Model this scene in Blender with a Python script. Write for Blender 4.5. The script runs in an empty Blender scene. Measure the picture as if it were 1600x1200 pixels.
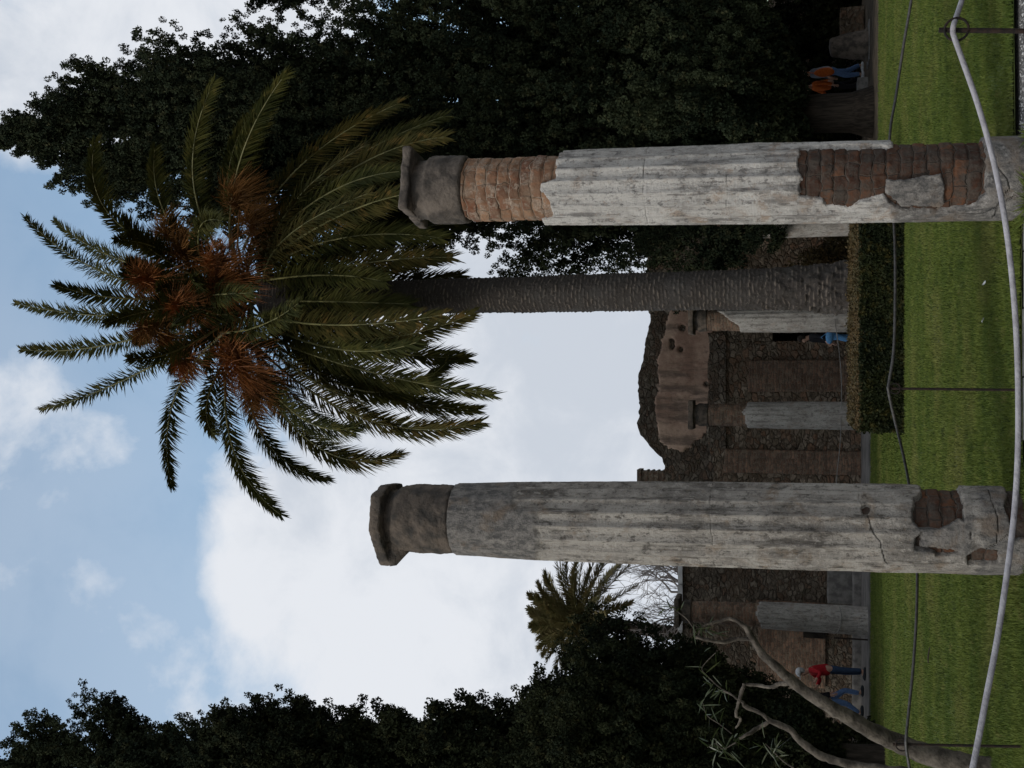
import bpy, math, random
import numpy as np
from mathutils import Vector, Matrix, Quaternion

scene = bpy.context.scene
COL = scene.collection
R = math.radians
PI = math.pi

# ------------------------------------------------------------------ camera
PITCH = R(15.08)
FOC = 1689.0            # focal length in pixels of the 1600 px wide photograph
EYE = Vector((0.0, 0.0, 1.6))
cam_d = bpy.data.cameras.new("camera")
cam_d.sensor_fit = 'HORIZONTAL'
cam_d.sensor_width = 36.0
cam_d.lens = 36.0 * FOC / 1600.0
cam_d.clip_start = 0.05
cam_d.clip_end = 3000.0
cam = bpy.data.objects.new("camera", cam_d)
COL.objects.link(cam)
fwd = Vector((0, math.cos(PITCH), math.sin(PITCH)))
upv = Vector((0, -math.sin(PITCH), math.cos(PITCH)))
rgt = Vector((1, 0, 0))
# the photograph was taken with the camera turned on its side: picture right = world down
m = Matrix((-upv, rgt, -fwd)).transposed().to_4x4()
m.translation = EYE
cam.matrix_world = m
scene.camera = cam


def at(x, y, Y):
    """point of the garden at distance Y in front of the camera, seen at (x, y) of the photograph"""
    r = (600.0 - y) / FOC
    u = (800.0 - x) / FOC
    d = rgt * r + upv * u + fwd
    return EYE + d * (Y / d.y)


def sky_dir(x, y):
    return (at(x, y, 10.0) - EYE).normalized()


# ------------------------------------------------------------------ sky and sun
SUN_TO = Vector((-0.70, -0.52, 0.55)).normalized()
SUN_EL = math.asin(SUN_TO.z)
SUN_ROT = math.atan2(SUN_TO.x, SUN_TO.y)


def node(nt, typ, ins=None, **attrs):
    n = nt.nodes.new(typ)
    for k, v in attrs.items():
        setattr(n, k, v)
    for k, v in (ins or {}).items():
        s = n.inputs[k]
        if hasattr(v, 'is_linked') or isinstance(v, bpy.types.NodeSocket):
            nt.links.new(v, s)
        else:
            if s.type == 'RGBA' and len(v) == 3:
                v = (*v, 1.0)
            s.default_value = v
    return n


def mth(nt, op, a, b=0.0, c=0.0, clamp=False):
    n = nt.nodes.new('ShaderNodeMath')
    n.operation = op
    n.use_clamp = clamp
    for i, v in enumerate((a, b, c)):
        if isinstance(v, bpy.types.NodeSocket):
            nt.links.new(v, n.inputs[i])
        else:
            n.inputs[i].default_value = v
    return n.outputs[0]


def mixc(nt, fac, a, b, blend='MIX'):
    n = nt.nodes.new('ShaderNodeMix')
    n.data_type = 'RGBA'
    n.blend_type = blend
    for s, v in ((n.inputs[0], fac), (n.inputs[6], a), (n.inputs[7], b)):
        if isinstance(v, bpy.types.NodeSocket):
            nt.links.new(v, s)
        elif s.type == 'RGBA':
            s.default_value = (*v[:3], 1.0)
        else:
            s.default_value = v
    return n.outputs[2]


def mapr(nt, v, a, b, c=0.0, d=1.0, smooth=True):
    n = node(nt, 'ShaderNodeMapRange', {0: v, 1: a, 2: b, 3: c, 4: d})
    n.interpolation_type = 'SMOOTHSTEP' if smooth else 'LINEAR'
    n.clamp = True
    return n.outputs[0]


world = bpy.data.worlds.new("World")
scene.world = world
world.use_nodes = True
wt = world.node_tree
wt.nodes.clear()
w_out = wt.nodes.new('ShaderNodeOutputWorld')
w_bg = wt.nodes.new('ShaderNodeBackground')
wt.links.new(w_bg.outputs[0], w_out.inputs[0])
sky = wt.nodes.new('ShaderNodeTexSky')
sky.sky_type = 'NISHITA'
sky.sun_disc = False
sky.sun_elevation = SUN_EL
sky.sun_rotation = SUN_ROT
sky.air_density = 1.0
sky.dust_density = 1.6
sky.ozone_density = 1.2
w_dir = wt.nodes.new('ShaderNodeTexCoord').outputs['Generated']
w_warp = node(wt, 'ShaderNodeTexNoise', {'Vector': w_dir, 'Scale': 6.0, 'Detail': 7.0, 'Roughness': 0.6, 'Distortion': 0.25})
w_fine = node(wt, 'ShaderNodeTexNoise', {'Vector': w_dir, 'Scale': 11.0, 'Detail': 8.0, 'Roughness': 0.6, 'Distortion': 0.3})
w_big = node(wt, 'ShaderNodeTexNoise', {'Vector': w_dir, 'Scale': 2.2, 'Detail': 4.0, 'Roughness': 0.5})
# cloud banks: direction, angular radius of core and of edge, strength
BANKS = [
    ((640, 860), 130, 400, 0.95), ((430, 905), 30, 150, 0.92), ((560, 1020), 60, 300, 0.7), ((820, 620), 220, 480, 1.0),
    ((1000, 900), 260, 520, 1.0), ((720, 1060), 100, 380, 0.8), ((620, 620), 40, 230, 0.6),
    ((80, 30), 60, 250, 0.9), ((330, -60), 100, 300, 0.9), ((180, -60), 80, 260, 0.9),
    ((30, 690), 0, 200, 0.38), ((105, 890), 0, 190, 0.31), ((0, 1110), 0, 160, 0.28), ((235, 958), 0, 120, 0.26), ((345, 1040), 0, 230, 0.36),
]
bank = None
for (px, py), r0, r1, st in BANKS:
    d = sky_dir(px, py)
    dot = node(wt, 'ShaderNodeVectorMath', {0: w_dir, 1: tuple(d)}, operation='DOT_PRODUCT').outputs['Value']
    b = mapr(wt, dot, math.cos(r1 / FOC), math.cos(r0 / FOC), 0.0, st)
    bank = b if bank is None else mth(wt, 'MAXIMUM', bank, b)
# away from the view: broken overcast
back = mapr(wt, node(wt, 'ShaderNodeVectorMath', {0: w_dir, 1: tuple(fwd)}, operation='DOT_PRODUCT').outputs['Value'], 0.78, 0.6, 0.0, 0.7)
bank = mth(wt, 'MAXIMUM', bank, back)
nz_ = mth(wt, 'ADD', mth(wt, 'MULTIPLY', w_warp.outputs[0], 0.6), mth(wt, 'MULTIPLY', w_fine.outputs[0], 0.4))
dens = mth(wt, 'ADD', bank, mth(wt, 'MULTIPLY', mth(wt, 'SUBTRACT', nz_, 0.5), 1.9))
cover = mapr(wt, dens, 0.12, 0.8)
thin = mth(wt, 'MAXIMUM', cover, mapr(wt, w_big.outputs[0], 0.35, 0.7, 0.12, 0.3))
sky_col = mixc(wt, 1.0, sky.outputs[0], (2.05, 2.3, 2.1), 'MULTIPLY')
shade = mapr(wt, mth(wt, 'ADD', mth(wt, 'MULTIPLY', w_big.outputs[0], 0.6), mth(wt, 'MULTIPLY', w_fine.outputs[0], 0.4)), 0.42, 0.58)
cl_col = mixc(wt, shade, (5.5, 5.95, 6.65), (7.3, 7.55, 8.0))
w_col = mixc(wt, thin, sky_col, cl_col)
wt.links.new(w_col, w_bg.inputs[0])
w_bg.inputs[1].default_value = 0.1

sun_d = bpy.data.lights.new("sun", 'SUN')
sun_d.energy = 1.3
sun_d.angle = R(10)
sun_d.color = (1.0, 0.96, 0.9)
sun = bpy.data.objects.new("sun", sun_d)
COL.objects.link(sun)
sun.rotation_euler = SUN_TO.to_track_quat('Z', 'Y').to_euler()
sun.location = (-20, -15, 30)

vs = scene.view_settings
vs.view_transform = 'Standard'
vs.look = 'None'
vs.exposure = 0.12
vs.gamma = 1.0
vs.use_curve_mapping = False
scene.cycles.max_bounces = 6
scene.cycles.transparent_max_bounces = 8

rng = np.random.default_rng(7)
random.seed(7)


# ------------------------------------------------------------------ helpers: objects
def tag(o, label=None, cat=None, group=None, kind=None):
    if label: o['label'] = label
    if cat: o['category'] = cat
    if group: o['group'] = group
    if kind: o['kind'] = kind
    return o


def empty(name, loc, label, cat, group=None, rot=(0, 0, 0)):
    o = bpy.data.objects.new(name, None)
    o.empty_display_size = 0.2
    COL.objects.link(o)
    o.location = loc
    o.rotation_euler = rot
    return tag(o, label, cat, group)


def mesh_obj(name, V, F, mats, parent=None, midx=None, uv=None, smooth=True, attrs=None):
    """V (n,3); F (m,k) int array or a list of such arrays; one mesh object"""
    V = np.asarray(V, dtype=np.float32)
    Fs = F if isinstance(F, list) else [F]
    Fs = [np.asarray(f, dtype=np.int32) for f in Fs if len(f)]
    me = bpy.data.meshes.new(name)
    me.vertices.add(len(V))
    me.vertices.foreach_set('co', V.ravel())
    nl = sum(f.size for f in Fs)
    me.loops.add(nl)
    me.loops.foreach_set('vertex_index', np.concatenate([f.ravel() for f in Fs]))
    npoly = sum(len(f) for f in Fs)
    me.polygons.add(npoly)
    tot = np.concatenate([np.full(len(f), f.shape[1], dtype=np.int32) for f in Fs])
    start = np.concatenate([[0], np.cumsum(tot)[:-1]]).astype(np.int32)
    me.polygons.foreach_set('loop_start', start)
    if midx is not None:
        me.polygons.foreach_set('material_index', np.asarray(midx, dtype=np.int32))
    if uv is not None:
        l = me.uv_layers.new(name='UVMap')
        l.data.foreach_set('uv', np.asarray(uv, dtype=np.float32).ravel())
    for k, a in (attrs or {}).items():
        at_ = me.attributes.new(k, 'FLOAT', 'POINT')
        at_.data.foreach_set('value', np.asarray(a, dtype=np.float32))
    me.polygons.foreach_set('use_smooth', np.full(npoly, bool(smooth)))
    me.update(calc_edges=True)
    me.validate()
    for mt in (mats if isinstance(mats, (list, tuple)) else [mats]):
        me.materials.append(mt)
    o = bpy.data.objects.new(name, me)
    COL.objects.link(o)
    if parent is not None:
        o.parent = parent
    return o


class MB:
    """collects quads and triangles of several shapes into one mesh"""
    def __init__(self):
        self.V = []; self.F3 = []; self.F4 = []; self.m3 = []; self.m4 = []; self.n = 0

    def add(self, V, F, mi=0):
        V = np.asarray(V, dtype=np.float32).reshape(-1, 3)
        F = np.asarray(F, dtype=np.int32) + self.n
        self.V.append(V); self.n += len(V)
        if F.shape[1] == 3:
            self.F3.append(F); self.m3.append(np.full(len(F), mi))
        else:
            self.F4.append(F); self.m4.append(np.full(len(F), mi))

    def tube(self, pts, rad, seg=8, mi=0, caps=True):
        pts = np.array([tuple(p) for p in pts], dtype=float)
        n = len(pts)
        rad = np.broadcast_to(np.asarray(rad, dtype=float), (n,))
        tan = np.gradient(pts, axis=0)
        tan /= np.linalg.norm(tan, axis=1)[:, None] + 1e-9
        ref = np.array([0.0, 0.0, 1.0]) if abs(tan[0][2]) < 0.9 else np.array([1.0, 0, 0])
        a = np.cross(tan[0], ref); a /= np.linalg.norm(a)
        ang = np.linspace(0, 2 * PI, seg, endpoint=False)
        V = []
        for i in range(n):
            a = a - tan[i] * np.dot(a, tan[i]); a /= np.linalg.norm(a) + 1e-9
            b = np.cross(tan[i], a)
            V.append(pts[i] + rad[i] * (np.cos(ang)[:, None] * a + np.sin(ang)[:, None] * b))
        V = np.concatenate(V)
        i, j = np.meshgrid(np.arange(n - 1), np.arange(seg), indexing='ij')
        F = np.stack([i * seg + j, i * seg + (j + 1) % seg, (i + 1) * seg + (j + 1) % seg, (i + 1) * seg + j], -1).reshape(-1, 4)
        self.add(V, F, mi)
        if caps:
            for k, p in ((0, pts[0]), (n - 1, pts[-1])):
                ring = V[k * seg:(k + 1) * seg]
                VV = np.concatenate([ring, [p]])
                FF = np.array([[q, (q + 1) % seg, seg] for q in range(seg)])
                self.add(VV, FF if k else FF[:, ::-1], mi)

    def box(self, lo, hi, mi=0):
        x0, y0, z0 = lo; x1, y1, z1 = hi
        V = [(x0, y0, z0), (x1, y0, z0), (x1, y1, z0), (x0, y1, z0), (x0, y0, z1), (x1, y0, z1), (x1, y1, z1), (x0, y1, z1)]
        self.add(V, [(0, 3, 2, 1), (4, 5, 6, 7), (0, 1, 5, 4), (1, 2, 6, 5), (2, 3, 7, 6), (3, 0, 4, 7)], mi)

    def lathe(self, prof, seg=48, mi=0, ctr=(0, 0)):
        ang = np.linspace(0, 2 * PI, seg, endpoint=False)
        V = np.concatenate([np.stack([ctr[0] + r * np.cos(ang), ctr[1] + r * np.sin(ang), np.full(seg, z)], 1) for r, z in prof])
        n = len(prof)
        i, j = np.meshgrid(np.arange(n - 1), np.arange(seg), indexing='ij')
        self.add(V, np.stack([i * seg + j, i * seg + (j + 1) % seg, (i + 1) * seg + (j + 1) % seg, (i + 1) * seg + j], -1).reshape(-1, 4), mi)

    def build(self, name, mats, parent=None, smooth=True, disp=None):
        V = np.concatenate(self.V)
        if disp is not None:
            V = disp(V)
        fs = []; ms = []
        if self.F3:
            fs.append(np.concatenate(self.F3)); ms.append(np.concatenate(self.m3))
        if self.F4:
            fs.append(np.concatenate(self.F4)); ms.append(np.concatenate(self.m4))
        return mesh_obj(name, V, fs, mats, parent, np.concatenate(ms), smooth=smooth)


# ------------------------------------------------------------------ helpers: noise
_perm = np.random.default_rng(3).random((64, 64, 64)).astype(np.float32)


def vnoise(P):
    P = np.asarray(P, dtype=np.float64)
    i = np.floor(P).astype(int); f = P - i
    f = f * f * (3 - 2 * f)
    out = 0
    for dx in (0, 1):
        wx = f[..., 0] if dx else 1 - f[..., 0]
        for dy in (0, 1):
            wy = f[..., 1] if dy else 1 - f[..., 1]
            for dz in (0, 1):
                wz = f[..., 2] if dz else 1 - f[..., 2]
                out = out + wx * wy * wz * _perm[(i[..., 0] + dx) % 64, (i[..., 1] + dy) % 64, (i[..., 2] + dz) % 64]
    return out - 0.5


def fbm(P, oct=4, gain=0.5):
    P = np.asarray(P, dtype=np.float64)
    s = 0; a = 1.0; t = 0
    for k in range(oct):
        s = s + a * vnoise(P * (2 ** k) + 17.3 * k); t += a; a *= gain
    return s / t


def poly_sd(px, pz, poly):
    """signed distance to a closed outline, positive inside"""
    poly = np.asarray(poly, dtype=float)
    d = np.full(px.shape, 1e9); ins = np.zeros(px.shape, bool)
    n = len(poly)
    for k in range(n):
        ax, az = poly[k]; bx, bz = poly[(k + 1) % n]
        ex, ez = bx - ax, bz - az
        t = np.clip(((px - ax) * ex + (pz - az) * ez) / (ex * ex + ez * ez + 1e-12), 0, 1)
        d = np.minimum(d, np.hypot(px - ax - t * ex, pz - az - t * ez))
        c = ((az > pz) != (bz > pz)) & (px < (bx - ax) * (pz - az) / (bz - az + 1e-12) + ax)
        ins ^= c
    return np.where(ins, d, -d)


# ------------------------------------------------------------------ helpers: materials
def new_mat(name):
    mt = bpy.data.materials.new(name)
    mt.use_nodes = True
    nt = mt.node_tree
    nt.nodes.clear()
    out = nt.nodes.new('ShaderNodeOutputMaterial')
    bs = nt.nodes.new('ShaderNodeBsdfPrincipled')
    nt.links.new(bs.outputs[0], out.inputs[0])
    return mt, nt, bs, out


def noise(nt, vec, scale, detail=5.0, rough=0.55, dist=0.0):
    return node(nt, 'ShaderNodeTexNoise', {'Vector': vec, 'Scale': scale, 'Detail': detail, 'Roughness': rough, 'Distortion': dist}).outputs[0]


def coords(nt, kind='Object', scale=None):
    v = nt.nodes.new('ShaderNodeTexCoord').outputs[kind]
    if scale is not None:
        v = node(nt, 'ShaderNodeMapping', {'Vector': v, 'Scale': scale}).outputs[0]
    return v


def bump(nt, bs, h, strength=0.5, dist=0.02):
    b = node(nt, 'ShaderNodeBump', {'Height': h, 'Strength': strength, 'Distance': dist})
    nt.links.new(b.outputs[0], bs.inputs['Normal'])


def simple_mat(name, c1, c2, scale=6.0, rough=0.8, spec=0.3, bmp=0.0, detail=5.0, metallic=0.0, lo=0.35, hi=0.65, stretch=None):
    mt, nt, bs, out = new_mat(name)
    v = coords(nt, 'Object', stretch)
    n = noise(nt, v, scale, detail)
    nt.links.new(mixc(nt, mapr(nt, n, lo, hi), c1, c2), bs.inputs['Base Color'])
    bs.inputs['Roughness'].default_value = rough
    bs.inputs['Specular IOR Level'].default_value = spec
    bs.inputs['Metallic'].default_value = metallic
    if bmp:
        bump(nt, bs, noise(nt, v, scale * 4, 6.0), bmp, 0.02)
    return mt


def leaf_mat(name, cols, scale=1.0, rough=0.55, spec=0.25, trans=0.0, fine=9.0):
    """foliage of three tones in patches, some light passing through when trans > 0"""
    mt, nt, bs, out = new_mat(name)
    v = coords(nt)
    a = noise(nt, v, scale, 4.0)
    b = noise(nt, v, fine, 3.0)
    c = mixc(nt, mapr(nt, a, 0.38, 0.62), cols[0], cols[1])
    c = mixc(nt, mapr(nt, b, 0.52, 0.72, 0, 0.8), c, cols[2])
    nt.links.new(c, bs.inputs['Base Color'])
    bs.inputs['Roughness'].default_value = rough
    bs.inputs['Specular IOR Level'].default_value = spec
    if trans:
        tr = node(nt, 'ShaderNodeBsdfTranslucent', {'Color': c})
        mx = node(nt, 'ShaderNodeMixShader', {0: trans, 1: bs.outputs[0], 2: tr.outputs[0]})
        nt.links.new(mx.outputs[0], out.inputs[0])
    return mt


def plaster_mat(name, dark, mid, light, warm, warm_amt=0.4, flake=0.5):
    mt, nt, bs, out = new_mat(name)
    o = coords(nt)
    st = coords(nt, 'Object', (7.0, 7.0, 0.7))
    big = noise(nt, o, 1.7, 5.0, 0.6)
    streak = noise(nt, st, 2.2, 6.0, 0.65)
    mott = noise(nt, coords(nt, 'Object', (1.0, 1.0, 0.55)), 19.0, 8.0, 0.75)
    fine = noise(nt, o, 70.0, 4.0, 0.6)
    c = mixc(nt, mapr(nt, big, 0.36, 0.62), mid, light)
    c = mixc(nt, mapr(nt, streak, 0.5, 0.68, 0, 0.8), c, dark)
    st2 = noise(nt, coords(nt, 'Object', (26.0, 26.0, 1.1)), 2.0, 6.0, 0.7)
    c = mixc(nt, mapr(nt, st2, 0.54, 0.68, 0, 0.7), c, tuple(v * 0.75 for v in dark))
    wn = noise(nt, o, 3.1, 6.0, 0.65, 0.5)
    c = mixc(nt, mapr(nt, wn, 0.52, 0.7, 0, warm_amt), c, warm)
    c = mixc(nt, mapr(nt, mott, 0.53, 0.6, 0, flake), c, light)
    c = mixc(nt, mapr(nt, mott, 0.47, 0.38, 0, 0.85), c, dark)
    sp = noise(nt, o, 38.0, 6.0, 0.75)
    c = mixc(nt, mapr(nt, sp, 0.56, 0.66, 0, 0.55), c, warm)
    c = mixc(nt, mapr(nt, sp, 0.44, 0.36, 0, 0.5), c, tuple(v * 0.6 for v in dark))
    c = mixc(nt, mapr(nt, fine, 0.35, 0.25, 0, 0.45), c, (0.07, 0.065, 0.06))
    # cracks: drawn along their own lines on the shell
    crack = node(nt, 'ShaderNodeAttribute', attribute_name='crack').outputs['Fac']
    c = mixc(nt, mth(nt, 'MULTIPLY', crack, mapr(nt, noise(nt, o, 7.0, 4.0), 0.38, 0.6, 0.1, 0.75)), c, (0.04, 0.036, 0.032))
    # grime attribute: bare grey render and dirt, a stain with its own outline
    gr = node(nt, 'ShaderNodeAttribute', attribute_name='grime').outputs['Fac']
    gcol = mixc(nt, mapr(nt, mott, 0.4, 0.6), (0.10, 0.095, 0.09), (0.23, 0.21, 0.19))
    gcol = mixc(nt, mapr(nt, wn, 0.5, 0.66, 0, 0.7), gcol, (0.20, 0.15, 0.11))
    c = mixc(nt, mth(nt, 'MULTIPLY', gr, mapr(nt, noise(nt, o, 9.0, 6.0, 0.7), 0.3, 0.5, 0.35, 1.0)), c, gcol)
    nt.links.new(c, bs.inputs['Base Color'])
    bs.inputs['Roughness'].default_value = 0.9
    bs.inputs['Specular IOR Level'].default_value = 0.2
    h = mth(nt, 'ADD', mth(nt, 'MULTIPLY', mott, 0.7), mth(nt, 'MULTIPLY', fine, 0.3))
    h = mth(nt, 'SUBTRACT', h, mth(nt, 'MULTIPLY', crack, 0.6))
    bump(nt, bs, h, 1.0, 0.045)
    return mt


def brick_mat(name, c1, c2, mortar, dirt, bw=0.27, bh=0.098, dirt_amt=0.6, ms=0.007, vec='UV'):
    mt, nt, bs, out = new_mat(name)
    uv = coords(nt, 'UV')
    o = coords(nt)
    jit = node(nt, 'ShaderNodeTexNoise', {'Vector': o, 'Scale': 7.0, 'Detail': 3.0}).outputs[1]
    j2 = node(nt, 'ShaderNodeVectorMath', {0: jit, 1: (0.5, 0.5, 0.5)}, operation='SUBTRACT').outputs[0]
    j3 = node(nt, 'ShaderNodeVectorMath', {0: j2, 'Scale': 0.11}, operation='SCALE').outputs[0]
    uv2 = node(nt, 'ShaderNodeVectorMath', {0: uv, 1: j3}, operation='ADD').outputs[0]
    br = node(nt, 'ShaderNodeTexBrick', {'Vector': uv2, 'Color1': (0, 0, 0), 'Color2': (1, 1, 1), 'Mortar': (0.5, 0.5, 0.5), 'Scale': 1.0,
              'Mortar Size': ms, 'Mortar Smooth': 0.8, 'Bias': 0.0, 'Brick Width': bw, 'Row Height': bh})
    tone = mapr(nt, node(nt, 'ShaderNodeSeparateColor', {0: br.outputs[0]}).outputs[0], 0.15, 0.85, smooth=False)
    n1 = noise(nt, o, 14.0, 6.0, 0.65)
    n2 = noise(nt, o, 5.0, 6.0, 0.7)
    n3 = noise(nt, o, 60.0, 4.0)
    c = mixc(nt, mth(nt, 'ADD', mth(nt, 'MULTIPLY', tone, 0.85), mth(nt, 'MULTIPLY', n1, 0.25), clamp=True), c1, c2)
    c = mixc(nt, mapr(nt, noise(nt, o, 5.5, 3.0), 0.5, 0.62, 0, 0.55), c, tuple(v * 0.55 for v in c1))
    c = mixc(nt, mapr(nt, n1, 0.6, 0.42, 0, 0.4), c, dirt)
    mc = mixc(nt, mapr(nt, n2, 0.4, 0.6), mortar, dirt)
    c = mixc(nt, mapr(nt, noise(nt, o, 8.0, 6.0, 0.7), 0.5, 0.57, 0, 0.7), c, mixc(nt, mapr(nt, n3, 0.4, 0.6), tuple(v * 0.6 for v in mortar), mortar))
    c = mixc(nt, br.outputs[1], c, mc)
    c = mixc(nt, mapr(nt, n2, 0.48, 0.66, 0, dirt_amt), c, dirt)
    nt.links.new(c, bs.inputs['Base Color'])
    bs.inputs['Roughness'].default_value = 0.92
    bs.inputs['Specular IOR Level'].default_value = 0.15
    h = mth(nt, 'SUBTRACT', mth(nt, 'ADD', mth(nt, 'MULTIPLY', n1, 0.8), mth(nt, 'MULTIPLY', n3, 0.25)), mth(nt, 'MULTIPLY', br.outputs[1], 0.7))
    bump(nt, bs, h, 0.8, 0.025)
    return mt


def rubble_mat(name, a, b, c3, mortar, scale=5.0, moss=0.25):
    mt, nt, bs, out = new_mat(name)
    o = coords(nt, 'Object', (1.0, 1.0, 1.5))
    wn = node(nt, 'ShaderNodeTexNoise', {'Vector': o, 'Scale': 3.6, 'Detail': 5.0}).outputs[1]
    wv = node(nt, 'ShaderNodeVectorMath', {0: o, 1: node(nt, 'ShaderNodeVectorMath', {0: wn, 'Scale': 0.3}, operation='SCALE').outputs[0]}, operation='ADD').outputs[0]
    cell = node(nt, 'ShaderNodeTexVoronoi', {'Vector': wv, 'Scale': scale, 'Randomness': 0.95}, feature='F1')
    edge = node(nt, 'ShaderNodeTexVoronoi', {'Vector': wv, 'Scale': scale, 'Randomness': 0.95}, feature='DISTANCE_TO_EDGE').outputs['Distance']
    sep = node(nt, 'ShaderNodeSeparateColor', {0: cell.outputs['Color']})
    n1 = noise(nt, o, 11.0, 6.0, 0.65)
    n2 = noise(nt, o, 0.8, 6.0, 0.65)
    n3 = noise(nt, o, 1.9, 6.0, 0.65)
    c = mixc(nt, sep.outputs[0], a, b)
    c = mixc(nt, mapr(nt, sep.outputs[1], 0.6, 0.85, 0, 0.8), c, c3)
    c = mixc(nt, mapr(nt, n1, 0.55, 0.35, 0, 0.55), c, tuple(v * 0.35 for v in a))
    mc = mixc(nt, mapr(nt, n3, 0.42, 0.58), tuple(v * 0.3 for v in mortar), mortar)
    c = mixc(nt, mth(nt, 'MULTIPLY', mapr(nt, edge, 0.09, 0.02), mapr(nt, n1, 0.3, 0.55, 0.3, 0.9)), c, mc)
    c = mixc(nt, mapr(nt, n2, 0.47, 0.62, 0, 0.75), c, mixc(nt, mapr(nt, n1, 0.4, 0.6), tuple(v * 0.7 for v in c3), mortar))
    c = mixc(nt, mapr(nt, n3, 0.57, 0.7, 0, moss), c, (0.05, 0.06, 0.025))
    nt.links.new(c, bs.inputs['Base Color'])
    bs.inputs['Roughness'].default_value = 0.95
    bs.inputs['Specular IOR Level'].default_value = 0.1
    h = mth(nt, 'ADD', mth(nt, 'MULTIPLY', mapr(nt, edge, 0.0, 0.16), 0.6), n1)
    bump(nt, bs, h, 1.0, 0.09)
    return mt


M = {}
M['plaster_pale'] = plaster_mat('pale_plaster', (0.16, 0.148, 0.138), (0.35, 0.327, 0.30), (0.58, 0.55, 0.51), (0.36, 0.26, 0.185), 0.8, 0.8)
M['plaster_grey'] = plaster_mat('grey_plaster', (0.085, 0.075, 0.065), (0.205, 0.185, 0.163), (0.42, 0.385, 0.34), (0.23, 0.165, 0.11), 0.75, 0.75)
M['plaster_far'] = plaster_mat('far_plaster', (0.13, 0.117, 0.105), (0.28, 0.26, 0.238), (0.40, 0.38, 0.35), (0.25, 0.19, 0.15), 0.6, 0.5)
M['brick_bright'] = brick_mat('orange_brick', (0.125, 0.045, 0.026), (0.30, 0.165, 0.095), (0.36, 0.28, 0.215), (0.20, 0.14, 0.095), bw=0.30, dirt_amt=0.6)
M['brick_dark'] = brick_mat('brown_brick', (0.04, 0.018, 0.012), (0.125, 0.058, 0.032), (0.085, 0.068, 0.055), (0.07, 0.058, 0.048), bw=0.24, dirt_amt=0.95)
M['brick_wall'] = brick_mat('wall_brick', (0.10, 0.055, 0.038), (0.28, 0.165, 0.11), (0.22, 0.175, 0.13), (0.11, 0.085, 0.065), bw=0.3, bh=0.08, dirt_amt=0.95, ms=0.012)
M['tufa'] = simple_mat('tufa', (0.055, 0.048, 0.042), (0.14, 0.115, 0.095), 6.0, 0.95, 0.1, 1.0, 10.0)
M['tufa_dark'] = simple_mat('dark_tufa', (0.05, 0.045, 0.04), (0.125, 0.10, 0.08), 7.0, 0.95, 0.1, 1.0, 10.0)
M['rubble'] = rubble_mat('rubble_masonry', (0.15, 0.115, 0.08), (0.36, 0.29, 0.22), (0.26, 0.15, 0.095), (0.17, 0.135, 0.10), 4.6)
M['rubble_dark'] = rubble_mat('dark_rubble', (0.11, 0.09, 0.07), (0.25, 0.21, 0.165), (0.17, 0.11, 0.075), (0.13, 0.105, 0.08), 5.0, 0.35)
M['stone_grey'] = simple_mat('grey_stone', (0.10, 0.095, 0.09), (0.19, 0.18, 0.17), 5.0, 0.9, 0.2, 0.5)


def old_plaster():
    mt, nt, bs, out = new_mat('wall_plaster')
    o = coords(nt)
    st = coords(nt, 'Object', (1.6, 1.6, 0.35))
    a = noise(nt, o, 0.9, 6.0, 0.65); b = noise(nt, st, 1.6, 6.0, 0.7); d = noise(nt, o, 8.0, 7.0, 0.7)
    c = mixc(nt, mapr(nt, a, 0.36, 0.62), (0.28, 0.17, 0.122), (0.48, 0.335, 0.245))
    c = mixc(nt, mapr(nt, b, 0.47, 0.66, 0, 0.85), c, (0.12, 0.085, 0.066))
    c = mixc(nt, mapr(nt, d, 0.42, 0.3, 0, 0.6), c, (0.09, 0.068, 0.055))
    nt.links.new(c, bs.inputs['Base Color'])
    bs.inputs['Roughness'].default_value = 0.95
    bump(nt, bs, d, 0.7, 0.05)
    return mt


M['plaster_wall'] = old_plaster()
M['bark_cypress'] = simple_mat('cypress_bark', (0.018, 0.015, 0.012), (0.042, 0.034, 0.027), 5.0, 0.95, 0.1, 0.9, 7.0, stretch=(4, 4, 0.5))
M['bark_pale'] = simple_mat('pale_bark', (0.05, 0.042, 0.034), (0.135, 0.114, 0.092), 10.0, 0.9, 0.15, 0.8, 8.0, stretch=(1, 1, 1))
M['bark_bare'] = simple_mat('bare_bark', (0.14, 0.125, 0.12), (0.22, 0.20, 0.19), 3.0, 0.9, 0.1)
M['cypress'] = leaf_mat('cypress_foliage', ((0.014, 0.02, 0.012), (0.034, 0.042, 0.022), (0.058, 0.054, 0.026)), 0.8, 0.8, 0.04, 0.0, 5.0)
M['cypress_b'] = leaf_mat('cypress_foliage_olive', ((0.012, 0.016, 0.009), (0.024, 0.028, 0.013), (0.045, 0.042, 0.018)), 0.8, 0.8, 0.04, 0.0, 5.0)
M['frond'] = leaf_mat('palm_leaflet', ((0.026, 0.03, 0.008), (0.052, 0.052, 0.013), (0.11, 0.092, 0.026)), 0.9, 0.65, 0.06, 0.18, 4.0)
M['frond_old'] = leaf_mat('old_palm_leaflet', ((0.032, 0.032, 0.009), (0.062, 0.052, 0.015), (0.125, 0.08, 0.024)), 0.9, 0.65, 0.05, 0.18, 4.0)
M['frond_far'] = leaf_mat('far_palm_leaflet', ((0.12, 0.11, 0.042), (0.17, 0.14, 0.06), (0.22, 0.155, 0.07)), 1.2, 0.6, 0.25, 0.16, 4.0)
M['rachis'] = simple_mat('palm_rachis', (0.10, 0.10, 0.035), (0.17, 0.155, 0.06), 3.0, 0.5, 0.35)
M['fruit'] = simple_mat('orange_fruit_stalk', (0.14, 0.05, 0.016), (0.37, 0.14, 0.036), 2.5, 0.6, 0.3)
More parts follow.
